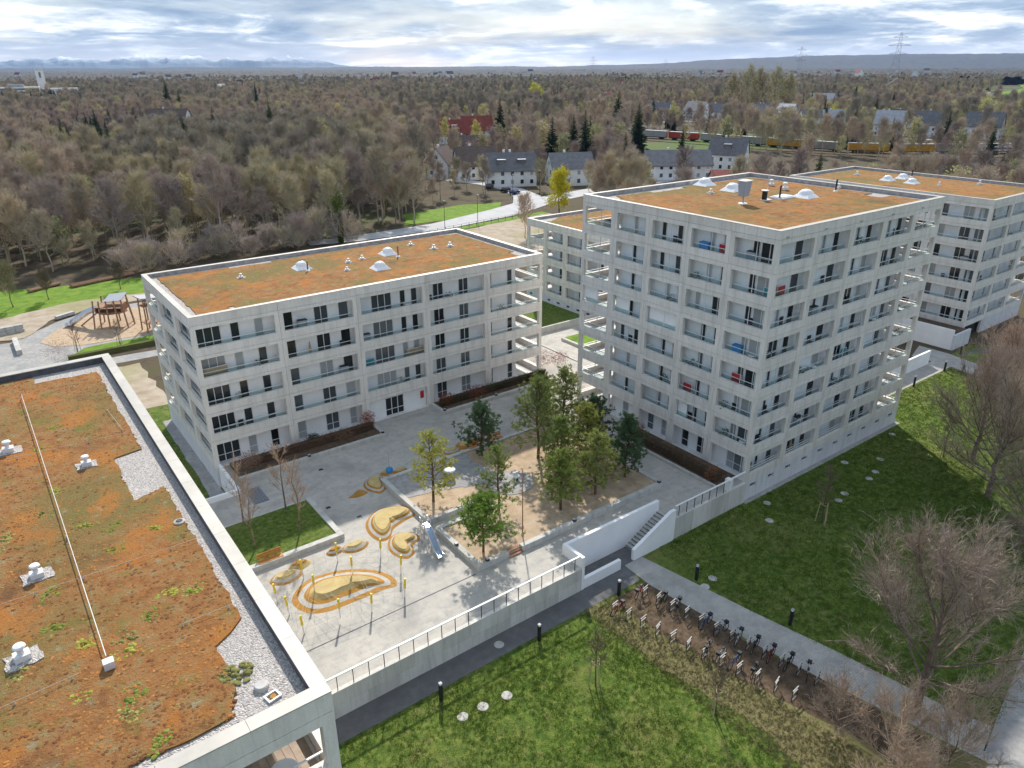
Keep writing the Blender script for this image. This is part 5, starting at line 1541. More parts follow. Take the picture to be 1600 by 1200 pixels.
for i, (x, y, h, wd, g, b, dn, c, l) in enumerate(PINES):
    tr, cr = pine(100 + i, h * .87, wd * 1.2, g, b, dn * 1.0, .25)
    plant2('pine_tree', l, 'tree', tr, cr, (x, y, .34 if y < 56 else 0), i * 1.3, BARK, c, 'needles', 'young pines in the sand bed')

# saplings on the grass bed and staked trees
tr, cr, _ = bare_tree(5, 7.2, 1.5, 12, 5, 5, 2, .028, .55, .085, .3, .75, 5)
trm, crm = tr.mesh('trunk', 'bark'), cr.mesh('crown', 'twig')
for i, (x, y, l, s) in enumerate([(12.9, 56.3, 'at the back left of the grass bed', .95), (12.6, 52.2, 'at the front left of the grass bed', 1.0), (16.6, 56.2, 'at the back right of the grass bed', 1.02), (16.3, 52.2, 'at the front right of the grass bed', 1.05)]):
    plant2('bare_sapling', 'slim leafless sapling ' + l, 'tree', trm, crm, (x, y, .3), i * 1.7, (.24, .19, .13), (.40, .30, .23), 'twig', 'leafless saplings on the grass bed', s)


def staked(label, x, y, h, rz, col=(.2, .15, .11), z=LAWN):
    t = plant2('staked_tree', label, 'tree', trm, crm, (x, y, z), rz, (.16, .12, .09), col, 'twig', None, h / 7.2)
    for k in range(3):
        a = k * 2.09; part('stake', MB().tube((.65 * cos(a), .65 * sin(a), -.05), (.45 * cos(a), .45 * sin(a), 2.1 * 7.2 / h), .05), 'stake', t)
        b = a + 2.09
        part('crossbar', MB().tube((.46 * cos(a), .46 * sin(a), 1.95 * 7.2 / h), (.46 * cos(b), .46 * sin(b), 1.95 * 7.2 / h), .035), 'stake', t)


staked('young leafless tree on three stakes in the sunlit near lawn', 26.6, 26.6, 5.2, .3)
staked('young leafless tree on three stakes by the bicycle racks', 31.2, 20.2, 4.6, 1.3)
staked('young leafless tree on three stakes on the shaded lawn', 56.2, 28.4, 6.5, 2.0)
staked('small leafless tree at the shadow edge on the far lawn', 77.6, 27.6, 5.5, .8)
staked('small reddish tree on stakes behind the near roof corner', 9.8, 98, 5.0, .8, (.26, .13, .10))
staked('slim staked tree in front of the playground sand', 8.6, 119.3, 5.2, .2, (.28, .15, .12))
staked('slim staked tree in the playground verge, middle', 14.2, 118.6, 4.6, 1.2, (.25, .19, .14))
staked('slim staked tree in the playground verge by the low block', 20.6, 119.2, 5.0, 2.2, (.28, .19, .13))

# big leafless trees at the right
BT = (.43, .34, .275)
tr, cr, _ = bare_tree(11, 10.5, 6.6, 24, 12, 12, 5, .024, 1.15, .30, .18, .42, 6)
trm2, crm2 = tr.mesh('trunk', 'bark'), cr.mesh('crown', 'twig')
for (x, y, l, s, rz, c) in [(41.6, 12.6, 'large spreading leafless tree over the paved path, bottom right', 1.06, .4, BT), (73.0, 21.3, 'tall leafless tree at right edge beside the far lawn', 1.0, 2.0, (.40, .32, .25)),
                            (67.5, 15.5, 'leafless tree at right edge, nearer than the tall one', .9, 3.2, (.36, .285, .235)), (79.5, 25.5, 'leafless tree at the right edge, just past the tall one', .95, 4.4, (.42, .33, .27)),
                            (61.0, 12.5, 'low leafless tree in shade right of the large spreading tree', .75, 1.1, (.38, .30, .24)), (90.0, 27.0, 'leafless tree at the right edge before the driveway', .95, 5.2, (.45, .34, .28))]:
    plant2('bare_tree', l, 'tree', trm2, crm2, (x, y, LAWN), rz, (.19, .15, .12), c, 'twig', None, s)
tr, cr, _ = bare_tree(12, 4.6, 3.1, 18, 7, 7, 3, .028, .9, .07, .04, .7, 5)
trm3, crm3 = tr.mesh('stems', 'bark'), cr.mesh('twigs', 'twig')
for i, (x, y, l, s) in enumerate([(36.6, 11.6, 'leafless brown shrub by the bicycle racks at the bottom', 1.0), (33.9, 9.8, 'leafless brown shrub at bottom edge, left of the others', .9), (38.4, 9.2, 'leafless brown shrub at the bottom edge beside the paved path', 1.0), (36.0, 14.8, 'leafless shrub at the end of the rack rows', .75), (99, 24, 'leafless shrub beside the far paved path', 1.3), (97, 31, 'reddish leafless shrub near the far bicycles', 1.0)]):
    plant2('bare_shrub', l, 'shrub', trm3, crm3, (x, y, LAWN), i * 1.1, (.16, .12, .09), (.45, .345, .265) if i != 5 else (.5, .3, .24), 'twig', 'leafless shrubs at the path', s, 'stems', 'twigs')


# hedges and red shrubs along the blocks
def hedge(label, x0, x1, y0, y1, z, h, col, seed):
    r = random.Random(seed); mb = MB(); core = MB(); n = int((x1 - x0 + y1 - y0) * 190)
    core.box(x0 + .1, y0 + .1, z, x1 - .1, y1 - .1, z + h * .86)
    for _ in range(n):
        p = Vector((r.uniform(x0, x1), r.uniform(y0, y1), z + h * (1 - r.random() ** 2 * .8) * r.uniform(.88, 1.12)))
        if r.random() < .5: p.y = y0 + r.uniform(-.06, .1)
        a = Vector((r.uniform(-1, 1), r.uniform(-1, 1), r.uniform(-.3, 1))).normalized() * r.uniform(.1, .24); b = a.orthogonal().normalized() * .035
        mb.add([tuple(p - b), tuple(p + b), tuple(p + a)], [(0, 1, 2)])
    t = thing('hedge', label, 'hedge', (0, 0, 0))
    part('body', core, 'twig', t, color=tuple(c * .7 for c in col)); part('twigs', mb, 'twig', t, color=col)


hedge('dry brown hedge in the bed of left half of the low block', 17.5, 30.0, 65.6, 66.4, .3, .85, (.16, .10, .065), 1)
hedge('dark clipped hedge in the bed of right half of the low block', 38.8, 54.2, 66.0, 66.8, .3, .9, (.085, .07, .04), 2)
hedge('brown clipped hedge along the courtyard side of the tower', 50.6, 51.5, 36.4, 48.6, .2, 1.0, (.12, .085, .055), 3)
for i, (x, y, sx, sz, c, l) in enumerate([(16.6, 65.4, 1.2, 2.0, (.28, .17, .12), 'bare reddish-brown shrub at left end of the low block bed'), (29.7, 66.3, .9, 2.2, (.30, .085, .05), 'red-leaved shrub at the entrance end of the left bed'), (26.5, 65.6, 1.3, 1.0, (.25, .14, .09), 'low brown shrub before the left hedge'),
                                          (39.5, 66.2, .9, 1.7, (.22, .075, .05), 'dark red shrub at the left end of the right bed'), (43.5, 65.9, 1.6, 1.6, (.24, .08, .055), 'long dark red shrub in the right bed'), (56.5, 69.5, 1.6, 2.3, (.36, .12, .09), 'pinkish red shrub at the passage corner, left one'), (58.3, 68.4, 1.5, 2.1, (.36, .13, .09), 'pinkish red shrub at the passage corner, right one'),
                                          (51.4, 47.6, 1.2, 2.2, (.24, .06, .045), 'dark red shrub beside the dark pine at the tower'), (51.1, 37.0, .9, 1.6, (.26, .11, .06), 'rusty shrub at the tower corner bed'), (23.5, 66.6, .8, 1.2, (.035, .05, .03), 'round dark evergreen bush by the low block windows'),
                                          (5.8, 116.3, 2.2, 3.6, (.40, .27, .23), 'pale pink blossoming shrub behind the near roof'), (56.0, 61.6, 1.1, 1.8, (.34, .15, .11), 'reddish shrub at the tower back corner')]):
    single('shrub', shrub(200 + i, sx, sx * .8, sz, 700, .20, True), 'twig', l, 'shrub', (x, y, (.3 if y < 68 and y > 60 else 0) if y < 90 else LAWN), 0, None, c)


# ------------------------------------------------------------------ scattered small growth (uncountable)
def scatter(name, protos, pts, smin, smax, kind='stuff', color=None, tilt=.0):
    """one object: the points carry copies of a small mesh by geometry nodes"""
    me = bpy.data.meshes.new(name); me.from_pydata(pts, [], []); me.update()
    o = bpy.data.objects.new(name, me); COL.objects.link(o); o['kind'] = kind
    ng = bpy.data.node_groups.new(name, 'GeometryNodeTree')
    ng.interface.new_socket('Geometry', in_out='INPUT', socket_type='NodeSocketGeometry')
    ng.interface.new_socket('Geometry', in_out='OUTPUT', socket_type='NodeSocketGeometry')
    N = ng.nodes.new; L = ng.links.new
    gi, go = N('NodeGroupInput'), N('NodeGroupOutput')
    iop = N('GeometryNodeInstanceOnPoints')
    rv = N('FunctionNodeRandomValue'); rv.data_type = 'FLOAT_VECTOR'; rv.inputs['Min'].default_value = (-tilt, -tilt, 0); rv.inputs['Max'].default_value = (tilt, tilt, 6.283)
    rs = N('FunctionNodeRandomValue'); rs.data_type = 'FLOAT'; rs.inputs[2].default_value = smin; rs.inputs[3].default_value = smax; rs.inputs['Seed'].default_value = 3
    L(gi.outputs[0], iop.inputs['Points'])
    if len(protos) == 1:
        oi = N('GeometryNodeObjectInfo'); oi.inputs['Object'].default_value = protos[0]
        L(oi.outputs['Geometry'], iop.inputs['Instance'])
    else:
        g2i = N('GeometryNodeGeometryToInstance')
        for p in protos[::-1]:
            oi = N('GeometryNodeObjectInfo'); oi.inputs['Object'].default_value = p
            L(oi.outputs['Geometry'], g2i.inputs[0])
        iop.inputs['Pick Instance'].default_value = True
        L(g2i.outputs[0], iop.inputs['Instance'])
    L(rv.outputs[0], iop.inputs['Rotation']); L(rs.outputs[1], iop.inputs['Scale'])
    L(iop.outputs[0], go.inputs[0])
    md = o.modifiers.new('scatter', 'NODES'); md.node_group = ng
    if color: o.color = tuple(color) + (1,)
    return o


def proto(name, mb, mat):
    return bpy.data.objects.new(name, mb.mesh(name, mat))


def inside(p, poly):
    x, y = p; c = False; n = len(poly)
    for i in range(n):
        (x1, y1), (x2, y2) = poly[i], poly[i - 1]
        if (y1 > y) != (y2 > y) and x < (x2 - x1) * (y - y1) / (y2 - y1) + x1: c = not c
    return c


def tuft_mb(seed, n, r, h, w):
    q = random.Random(seed); mb = MB()
    for _ in range(n):
        a = q.uniform(0, 6.28); rr = r * sqrt(q.random()); p = Vector((rr * cos(a), rr * sin(a), 0)); e = p + Vector((q.gauss(0, h * .5), q.gauss(0, h * .5), h * q.uniform(.5, 1.2)))
        s = Vector((-sin(a), cos(a), 0)) * w
        mb.add([tuple(p - s), tuple(p + s), tuple(e)], [(0, 1, 2)])
    return mb


def clump_mb(seed, r, h):
    """a low lumpy cushion"""
    q = random.Random(seed); mb = MB(); prof = [(1, 0), (.85, .55), (.45, .95)]
    vs = []; n = 7
    for k, z in prof:
        for i in range(n):
            a = 2 * pi * i / n; rr = r * k * q.uniform(.75, 1.2); vs.append((rr * cos(a), rr * sin(a), z * h * q.uniform(.8, 1.15)))
    vs.append((0, 0, h))
    fs = [(j * n + i, j * n + (i + 1) % n, (j + 1) * n + (i + 1) % n, (j + 1) * n + i) for j in range(2) for i in range(n)] + [(2 * n + i, 2 * n + (i + 1) % n, 3 * n) for i in range(n)]
    return mb.add(vs, fs)


def cushion_mb(seed, R_):
    q = random.Random(seed); mb = MB()
    for _ in range(int(12 + R_ * 60)):
        a = q.uniform(0, 6.28); d = R_ * 1.15 * sqrt(q.random()); c = clump_mb(q.random(), q.uniform(.05, .12), q.uniform(.04, .10) * (1.3 - d / R_ * .6))
        mb.add([(x + d * cos(a) * 1.2, y + d * sin(a) * .85, z) for x, y, z in c.v], c.f)
    return mb


rr = random.Random(77)
near_sedum = [(x, y) for x, y in bs]
pts = {0: [], 1: [], 2: []}
while sum(map(len, pts.values())) < 26000:
    y = 18.3 + 35 * rr.random() ** 1.3; x = rr.uniform(-14, 4.6)
    if inside((x, y), near_sedum):
        v = mnoise.noise(Vector((x * .55, y * .55, 3.3))); v2 = mnoise.noise(Vector((x * 1.7, y * 1.7, 9.1)))
        k = 2 if v2 > .42 and rr.random() < .5 else (1 if v > .05 + rr.gauss(0, .2) else 0)
        pts[k].append((x, y, zB - .035))
cl = [proto('sedum_clump', clump_mb(i, .09, .05), 'sedum_tuft') for i in range(2)]
for p, c in zip(range(3), [(.36, .165, .055), (.20, .095, .042), (.26, .22, .07)]):
    scatter('sedum', cl, pts[p], .4, 1.25, color=c)
for i, (x, y, r_) in enumerate([(2.7, 25.5, .30), (1.9, 24.7, .34), (0.95, 23.9, .42), (0.85, 23.2, .38), (.6, 21.0, .42), (.42, 20.4, .34), (-.7, 21.9, .26), (.9, 18.6, .36), (-.4, 34.5, .42), (1.0, 32.4, .4), (1.9, 31.5, .4), (-1.9, 33.4, .35), (3.3, 30.4, .26), (-.9, 28.2, .38), (-2.3, 32.6, .4), (1.7, 29.7, .32), (3.6, 25.2, .4), (3.3, 20.1, .34), (.3, 41.5, .4), (1.2, 44, .4), (-2.2, 24.2, .36), (.3, 36.4, .36), (-1.0, 26.0, .3), (3.7, 19.9, .35), (-.2, 24.4, .3)]):
    single('sedum_cushion', cushion_mb(i, r_), 'sedum_tuft', 'rounded green plant cushion growing on the near orange roof', 'plant', (x, y, zB - .03), i, 'green plant cushions on the near roof', [(.30, .30, .06), (.22, .27, .05), (.27, .26, .09)][i % 3])
gp = []
while len(gp) < 30000:
    x, y = rr.uniform(4, 37), rr.uniform(6, 32.5)
    if x > 31.5 and y < 32 and rr.random() < .8: continue
    if mnoise.noise(Vector((x * .35, y * .35, 1))) + rr.gauss(0, .35) > -.1: gp.append((x, y, LAWN))
scatter('grass', [proto('grass_tuft', tuft_mb(i, 9, .12, .09, .012), 'leaf') for i in range(2)], gp, .6, 1.5, color=(.12, .185, .03))
gp = []
while len(gp) < 7000:
    x, y = rr.uniform(30.8, 39), rr.uniform(8, 32.2)
    if 30.8 + (32.2 - y) * .03 < x < 33.6 + (32 - y) * .13: gp.append((x, y, LAWN))
scatter('dry_grass_tufts', [proto('dry_tuft', tuft_mb(4, 9, .12, .10, .012), 'leaf')], gp, .6, 1.3, color=(.19, .165, .085))
gp = []
while len(gp) < 30000:
    x, y = rr.uniform(41, 104), rr.uniform(9, 39)
    if not (53 < x < 82.3 and y > 34.4) and x > 44.2 - (y - 8) * .18: gp.append((x, y, LAWN))
scatter('grass', [proto('grass_tuft', tuft_mb(8, 9, .16, .10, .016), 'leaf')], gp, .7, 1.7, color=(.12, .19, .03))


# ------------------------------------------------------------------ houses, wagons, masts beyond the blocks
HOUSES = []


def house(label, x, y, rz, L, Wd, h, rh, roof='roof_grey', wall='house_white', dormers=0, chim=1, rows=2, group=None):
    t = thing('house', label, 'house', (x, y, LAWN), rz, group); HOUSES.append((x, y, max(L, Wd) * .5 + 5))
    a, b = L / 2, Wd / 2
    mb = MB(); mb.add([(-a, -b, -.3), (a, -b, -.3), (a, b, -.3), (-a, b, -.3), (-a, -b, h), (a, -b, h), (a, b, h), (-a, b, h), (-a, 0, h + rh), (a, 0, h + rh)],
                      [(0, 1, 5, 4), (2, 3, 7, 6), (1, 2, 6, 9, 5), (3, 0, 4, 8, 7)])
    part('wall', mb, wall, t)
    e = .5; k = rh / b; rf = MB()
    for s in (-1, 1):
        rf.add([(-a - .4, s * (b + e), h - k * e), (a + .4, s * (b + e), h - k * e), (a + .4, 0, h + rh), (-a - .4, 0, h + rh),
                (-a - .4, s * (b + e), h - k * e + .25), (a + .4, s * (b + e), h - k * e + .25), (a + .4, 0, h + rh + .25), (-a - .4, 0, h + rh + .25)],
               [(0, 1, 2, 3), (4, 5, 6, 7), (0, 1, 5, 4), (1, 2, 6, 5), (3, 0, 4, 7)])
    r = part('roof', rf, roof, t)
    for c in range(chim): part('chimney', MB().box(-a * .3 + c * 2.2, .4, h + rh * .6, -a * .3 + c * 2.2 + .7, 1.1, h + rh + 1.0), 'house_white', r)
    for d in range(dormers):
        x0 = -a + (d + .7) * L / (dormers + .4)
        m = part('dormer', MB().box(x0 - 1.3, -b * .72, h + .3, x0 + 1.3, -b * .1, h + rh * .62), 'roof_grey', r)
        part('dormer_roof', MB().box(x0 - 1.5, -b * .8, h + rh * .62, x0 + 1.5, -b * .05, h + rh * .62 + .2), 'roof_pale', r)
    n = max(2, int(L / 3.4)); wm = m_box('window', 'pane', -.55, -.05, 0, .55, .03, 1.35)
    for q in range(rows):
        for i in range(n):
            link('window', wm, t, (-a + (i + .5) * L / n, -b - .0, 1.0 + q * 2.8))
    for s, rzz in ((-1, -pi / 2), (1, pi / 2)):
        for q in range(rows + 1):
            for yy in ((-b * .45, b * .45) if q < rows else (0,)):
                link('window', wm, t, (s * a, yy, 1.0 + q * 2.8), rzz)
    return t


HR = -0.637
house('long white house with grey tiled roof and two dormers behind the road', 158, 214, HR + .15, 17, 10, 5.6, 5.2, 'roof_grey', dormers=2, chim=2)
house('brown-roofed house with white gable left of the dormered grey house', 158, 236, HR + .25, 15, 11, 5.2, 6.0, 'roof_brown')
house('small house with steep brown roof and two white gables at the wood edge', 152, 250, HR + 1.3, 12, 9, 5.0, 5.5, 'roof_brown')
house('long grey-roofed house directly behind the yellow tree', 176, 203, HR + .2, 15, 11, 6.0, 4.5, 'roof_grey')
house('dark-roofed row house with skylights seen above the tower roof edge', 217, 190, HR + .05, 24, 12, 5.2, 4.6, 'roof_grey', dormers=0)
house('white house with steep grey roof and open gable above tower roof', 251, 193, HR - .45, 14, 11, 6.5, 5.6, 'roof_grey', dormers=1)
house('low red-tiled house just above the back edge of tower roof', 212, 158, HR - .1, 18, 10, 3.5, 2.6, 'roof_red', chim=2)
house('nearer of two red-roofed houses before the wagons', 225, 356, HR + .1, 17, 11, 5.5, 6.5, 'roof_red', dormers=1)
house('farther of two red-roofed houses before the wagons', 244, 362, HR + .15, 17, 11, 6, 7, 'roof_red')
house('dark low house between the red roofs and brown roofs', 196, 300, HR + .1, 16, 10, 4.5, 4.5, 'roof_brown')
house('flat pale roofed hall behind the tower roof at right', 205, 120, HR, 22, 14, 5.0, 1.0, 'roof_pale', rows=1, chim=0)
house('white gabled village house at left end of village row', 461, 425, HR - .5, 16, 12, 6, 6, 'roof_grey')
house('large white gabled village house second from left in village row', 476, 400, HR - .9, 18, 13, 6.5, 6.5, 'roof_grey')
house('dark roofed village house beside the large white gable', 494, 395, HR, 16, 11, 5.5, 5.5, 'roof_grey')
house('white twin village house with solar roof in mid village row', 492, 352, HR - .3, 17, 12, 6.5, 6, 'roof_grey', chim=2)
house('white gabled village house right of the twin house', 504, 342, HR - .8, 17, 13, 6.5, 6, 'roof_pale')
house('white village house beside the slim dark conifer', 478, 301, HR - .1, 17, 12, 6.5, 4.5, 'roof_grey', chim=2)
house('white village house with snow-pale roof right of slim conifer', 486, 292, HR - .1, 14, 11, 6.5, 4.5, 'roof_pale')
house('white house with wide pale roof higher among the right-hand trees', 705, 440, HR, 27, 15, 7, 6, 'roof_pale')
house('white house half hidden by willows at right, left one', 448, 232, HR - .6, 16, 12, 7, 7, 'roof_pale')
house('white house half hidden by willows at right, middle one', 462, 215, HR - .6, 16, 12, 7, 7, 'roof_grey')
house('white house half hidden by willows at right, right one', 470, 190, HR - .7, 18, 12, 7, 7, 'roof_grey')
house('white walled house hidden inside the left wood', 118, 520, HR, 24, 14, 9, 6, 'roof_brown', rows=3)
house('pale roofed house among bare trees right of the village', 520, 262, HR - .3, 16, 12, 6, 5, 'roof_brown')

TRACK = [(236, 475), (246, 457), (283, 394), (323, 338), (335, 275), (339, 236), (345, 200), (360, 178), (384, 161), (410, 142), (450, 120)]


def along(s):
    for a, b in zip(TRACK, TRACK[1:]):
        d = hypot(b[0] - a[0], b[1] - a[1])
        if s <= d: return a[0] + (b[0] - a[0]) * s / d, a[1] + (b[1] - a[1]) * s / d, atan2(b[1] - a[1], b[0] - a[0])
        s -= d
    return None


WCOL = ['orange_paint', 'wagon_grey', 'wagon_grey', 'wagon_navy', 'white_paint', 'wagon_grey', 'wagon_red', 'wagon_grey', 'wagon_grey', 'wagon_grey', 'wagon_red', 'wagon_grey', 'wagon_grey', 'orange_paint', 'wagon_grey', 'orange_paint', 'orange_paint', 'wagon_grey', 'white_paint', 'wagon_grey', 'wagon_grey']
WNAME = {'orange_paint': 'ochre', 'wagon_grey': 'grey', 'wagon_navy': 'navy', 'white_paint': 'white and navy', 'wagon_red': 'red'}
seen = {}
for i, c in enumerate(WCOL):
    q = along(14 + i * 20.0)
    if not q: break
    seen[c] = seen.get(c, 0) + 1
    t = thing('freight_wagon', f'{WNAME[c]} box wagon parked beyond the houses, {side[seen[c] - 1]} {WNAME[c]} from the left', 'wagon', (q[0], q[1], LAWN + .25), q[2], 'parked freight wagons beyond the houses')
    part('body', MB().box(-9, -1.4, 1.1, 9, 1.4, 4.1), c, t)
    if c == 'white_paint': part('stripe', MB().box(-8.5, -1.43, 1.8, 5.0, 1.43, 2.6), 'wagon_navy', t)
    part('roof', MB().box(-9.1, -1.5, 4.1, 9.1, 1.5, 4.35), 'roof_pale', t)
    part('underframe', MB().box(-8.8, -1.2, .7, 8.8, 1.2, 1.1), 'dark', t)
    for xx in (-6.5, -5, 5, 6.5): part('wheel', MB().tube((xx, -1.1, .45), (xx, 1.1, .45), .45, n=10), 'dark', t)


def car(label, x, y, rz, col, z=LAWN + .1):
    t = thing('parked_car', label, 'car', (x, y, z), rz)
    low = [(-2.1, .35), (2.1, .35), (2.15, .75), (1.3, .95), (.55, 1.42), (-1.1, 1.45), (-1.9, .98), (-2.15, .8)]
    n = len(low); vs = []
    for s in (-.85, .85):
        vs += [(px, s * (.82 if pz > 1.1 else 1), pz) for px, pz in low]
    part('body', MB().add(vs, [tuple(range(n)), tuple(range(2 * n - 1, n - 1, -1))] + [((i + 1) % n, i, n + i, n + (i + 1) % n) for i in range(n)]), 'car', t, color=col)
    part('window', MB().box(-1.3, -.80, 1.0, .7, .80, 1.36), 'pane', t)
    for xx in (-1.3, 1.35):
        for yy in (-.8, .8): part('wheel', MB().tube((xx, yy - .1, .33), (xx, yy + .1, .33), .33, n=12), 'tyre', t)


car('dark blue car parked at the road by the dormered house', 146.5, 196.0, HR + 1.0, (.02, .04, .12))
car('black car parked behind the dark blue one', 147.2, 202.0, HR + 1.1, (.015, .015, .018))
car('grey car farther along the street by the houses', 147.5, 212, HR + 1.2, (.12, .12, .13))


def street_lamp(label, x, y, h=7.5):
    t = thing('street_lamp', label, 'street lamp', (x, y, LAWN)); part('pole', MB().tube((0, 0, 0), (0, 0, h), .08, .05), 'dark', t); part('lamp_head', MB().box(-.1, -.6, h - .05, .1, .2, h + .08), 'grey_paint', t)


for x, y, l in [(97.5, 160.2, 'left one of two by the road behind the low block'), (109.5, 163.0, 'right one of two by the road behind the low block'), (140.5, 189.0, 'at the street bend near the parked cars'), (152.5, 190.5, 'before the dormered house')]:
    street_lamp('tall dark street lamp, ' + l, x, y)
t = thing('road_fence', 'thin dark fence along the road verge behind the low block', 'fence', (92, 158.6, LAWN))
for k in range(13): part('post', MB().box(k * 2.6 - .04, k * .36 - .04, 0, k * 2.6 + .04, k * .36 + .04, 1.2), 'dark', t)
for z in (.6, 1.15): part('rail', MB().tube((0, 0, z), (31.2, 4.3, z), .03), 'dark', t)

# playground towers behind the low block
t = thing('play_tower', 'wooden play tower with long steel slide and grey roof in the sand', 'play tower', (15.5, 129.5, LAWN), -.5)
for x, y in ((-2.2, -1.6), (-1.2, -1.9), (0, -2.0), (1.2, -1.9), (2.2, -1.5), (2.6, 0), (2.0, 1.6), (0, 2.0), (-2.0, 1.6)): part('post', MB().tube((x * 1.15, y * 1.15, 0), (x * .95, y * .95, 4.6), .13), 'wood', t)
part('deck', MB().prism([(2.3 * cos(a), 2.0 * sin(a)) for a in [k * pi / 4 for k in range(8)]], 2.3, 2.5), 'wood', t)
for k in range(8): part('deck_plank', MB().box(-2.0 + k * .5, -1.4, 2.5, -1.55 + k * .5, 1.4, 2.54), 'deck', t)
part('cladding', ring_mb(-2.0, 2.5, 2.0, 3.5, -1.9, 2.6, 1.9, 3.4, 3.2, -1.6), 'wood', t)
part('roof', MB().add([(-0.6, -1.5, 4.2), (2.2, -1.5, 4.4), (2.2, 1.6, 4.9), (-0.6, 1.6, 4.7), (-0.6, -1.5, 4.3), (2.2, -1.5, 4.5), (2.2, 1.6, 5.0), (-0.6, 1.6, 4.8)], [(3, 2, 1, 0), (4, 5, 6, 7), (0, 1, 5, 4), (1, 2, 6, 5), (2, 3, 7, 6), (3, 0, 4, 7)]), 'grey_paint', t)
part('chute', MB().tube((-2.0, .3, 3.0), (-4.2, .6, 2.2), .5, n=10).tube((-4.2, .6, 2.2), (-6.8, .2, .5), .5, n=10).tube((-6.8, .2, .5), (-7.6, .1, .35), .5, n=10), 'steel', t)
part('brace', MB().tube((-5.4, .3, 0), (-2.4, -.6, 2.2), .12), 'wood', t)
t = thing('climbing_tower', 'tall reddish wooden climbing tower beside the low block corner', 'play tower', (19.8, 123.2, LAWN), .2)
for x in (-1.1, 0, 1.1):
    for y in (-1.0, 1.0): part('post', MB().tube((x * 1.1, y * 1.1, 0), (x * .9, y * .9, 5.4), .11), 'wood', t)
for z in (1.4, 4.2): part('deck', MB().box(-1.2, -1.1, z, 1.2, 1.1, z + .12), 'wood', t)
for k in range(7): part('slat', MB().box(-1.15 + k * .33, -1.05, 3.2, -1.0 + k * .33, -.98, 5.4), 'wood', t)
part('roof', MB().add([(-1.5, -1.4, 5.6), (1.5, -1.4, 5.2), (1.5, 1.4, 5.2), (-1.5, 1.4, 5.6), (-1.5, -1.4, 5.75), (1.5, -1.4, 5.35), (1.5, 1.4, 5.35), (-1.5, 1.4, 5.75)], [(3, 2, 1, 0), (4, 5, 6, 7), (0, 1, 5, 4), (1, 2, 6, 5), (2, 3, 7, 6), (3, 0, 4, 7)]), 'roof_pale', t)
t = thing('retaining_wall', 'pale curved block wall at the left end of playground path', 'wall', (1.6, 123, LAWN))
for k in range(6): part('stone_block', MB().box(-.35, k * 1.15, 0, .35, k * 1.15 + 1.12, .75), 'stone', t)
t = thing('retaining_wall', 'stacked grey stone wall at the left picture edge by the playground', 'wall', (-1.5, 134.5, LAWN), .1)
for q in range(2):
    for k in range(4): part('stone_block', MB().box(k * 1.2, -.4 + q * .3, q * .6, k * 1.2 + 1.16, .4 + q * .3, q * .6 + .58), 'stone', t)
single('stone_slab', MB().box(-1.6, -.35, 0, 1.6, .35, .5), 'stone', 'long pale stone seat on the earth bank by playground', 'bench', (9.5, 139.2, LAWN + .1), .5)
t = thing('hedge', 'low clipped hedge between playground verge and lower path', 'hedge', (0, 0, 0))
part('body', MB().box(7, 115.7, LAWN, 27, 116.5, LAWN + .7), 'twig', t, color=(.09, .10, .035))
t = thing('log_barrier', 'dark stacked logs lying on the meadow near the low block', 'logs', (19, 160, LAWN), .25)
for k in range(3): part('log', MB().tube((-6, k * .5, .35), (6, k * .5 + .4, .35), .3), 'wood', t)
t = thing('log_barrier', 'dark stacked logs lying on the meadow left of centre', 'logs', (9, 161, LAWN), .45)
for k in range(2): part('log', MB().tube((-3, k * .5, .35), (3, k * .5 + .2, .35), .3), 'wood', t)


# ------------------------------------------------------------------ woods
ROADS = [[(20, 172), (50, 168), (75, 164.5), (100, 166.0), (125, 172), (146, 181), (175, 186), (230, 190)], [(138, 178), (147, 190), (152, 204), (152, 222), (146, 245), (150, 300)]]


def dist_line(p, ln):
    m = 1e9
    for a, b in zip(ln, ln[1:]):
        dx, dy = b[0] - a[0], b[1] - a[1]; t = max(0, min(1, ((p[0] - a[0]) * dx + (p[1] - a[1]) * dy) / (dx * dx + dy * dy)))
        m = min(m, hypot(p[0] - a[0] - dx * t, p[1] - a[1] - dy * t))
    return m


HOUSES.append((134.5, 159.0, 7))
wr = random.Random(5)
bare, bud, con = [], [], []
TH_TREE = radians(29.5)


def view_angle(x, y): return atan2(x, y)


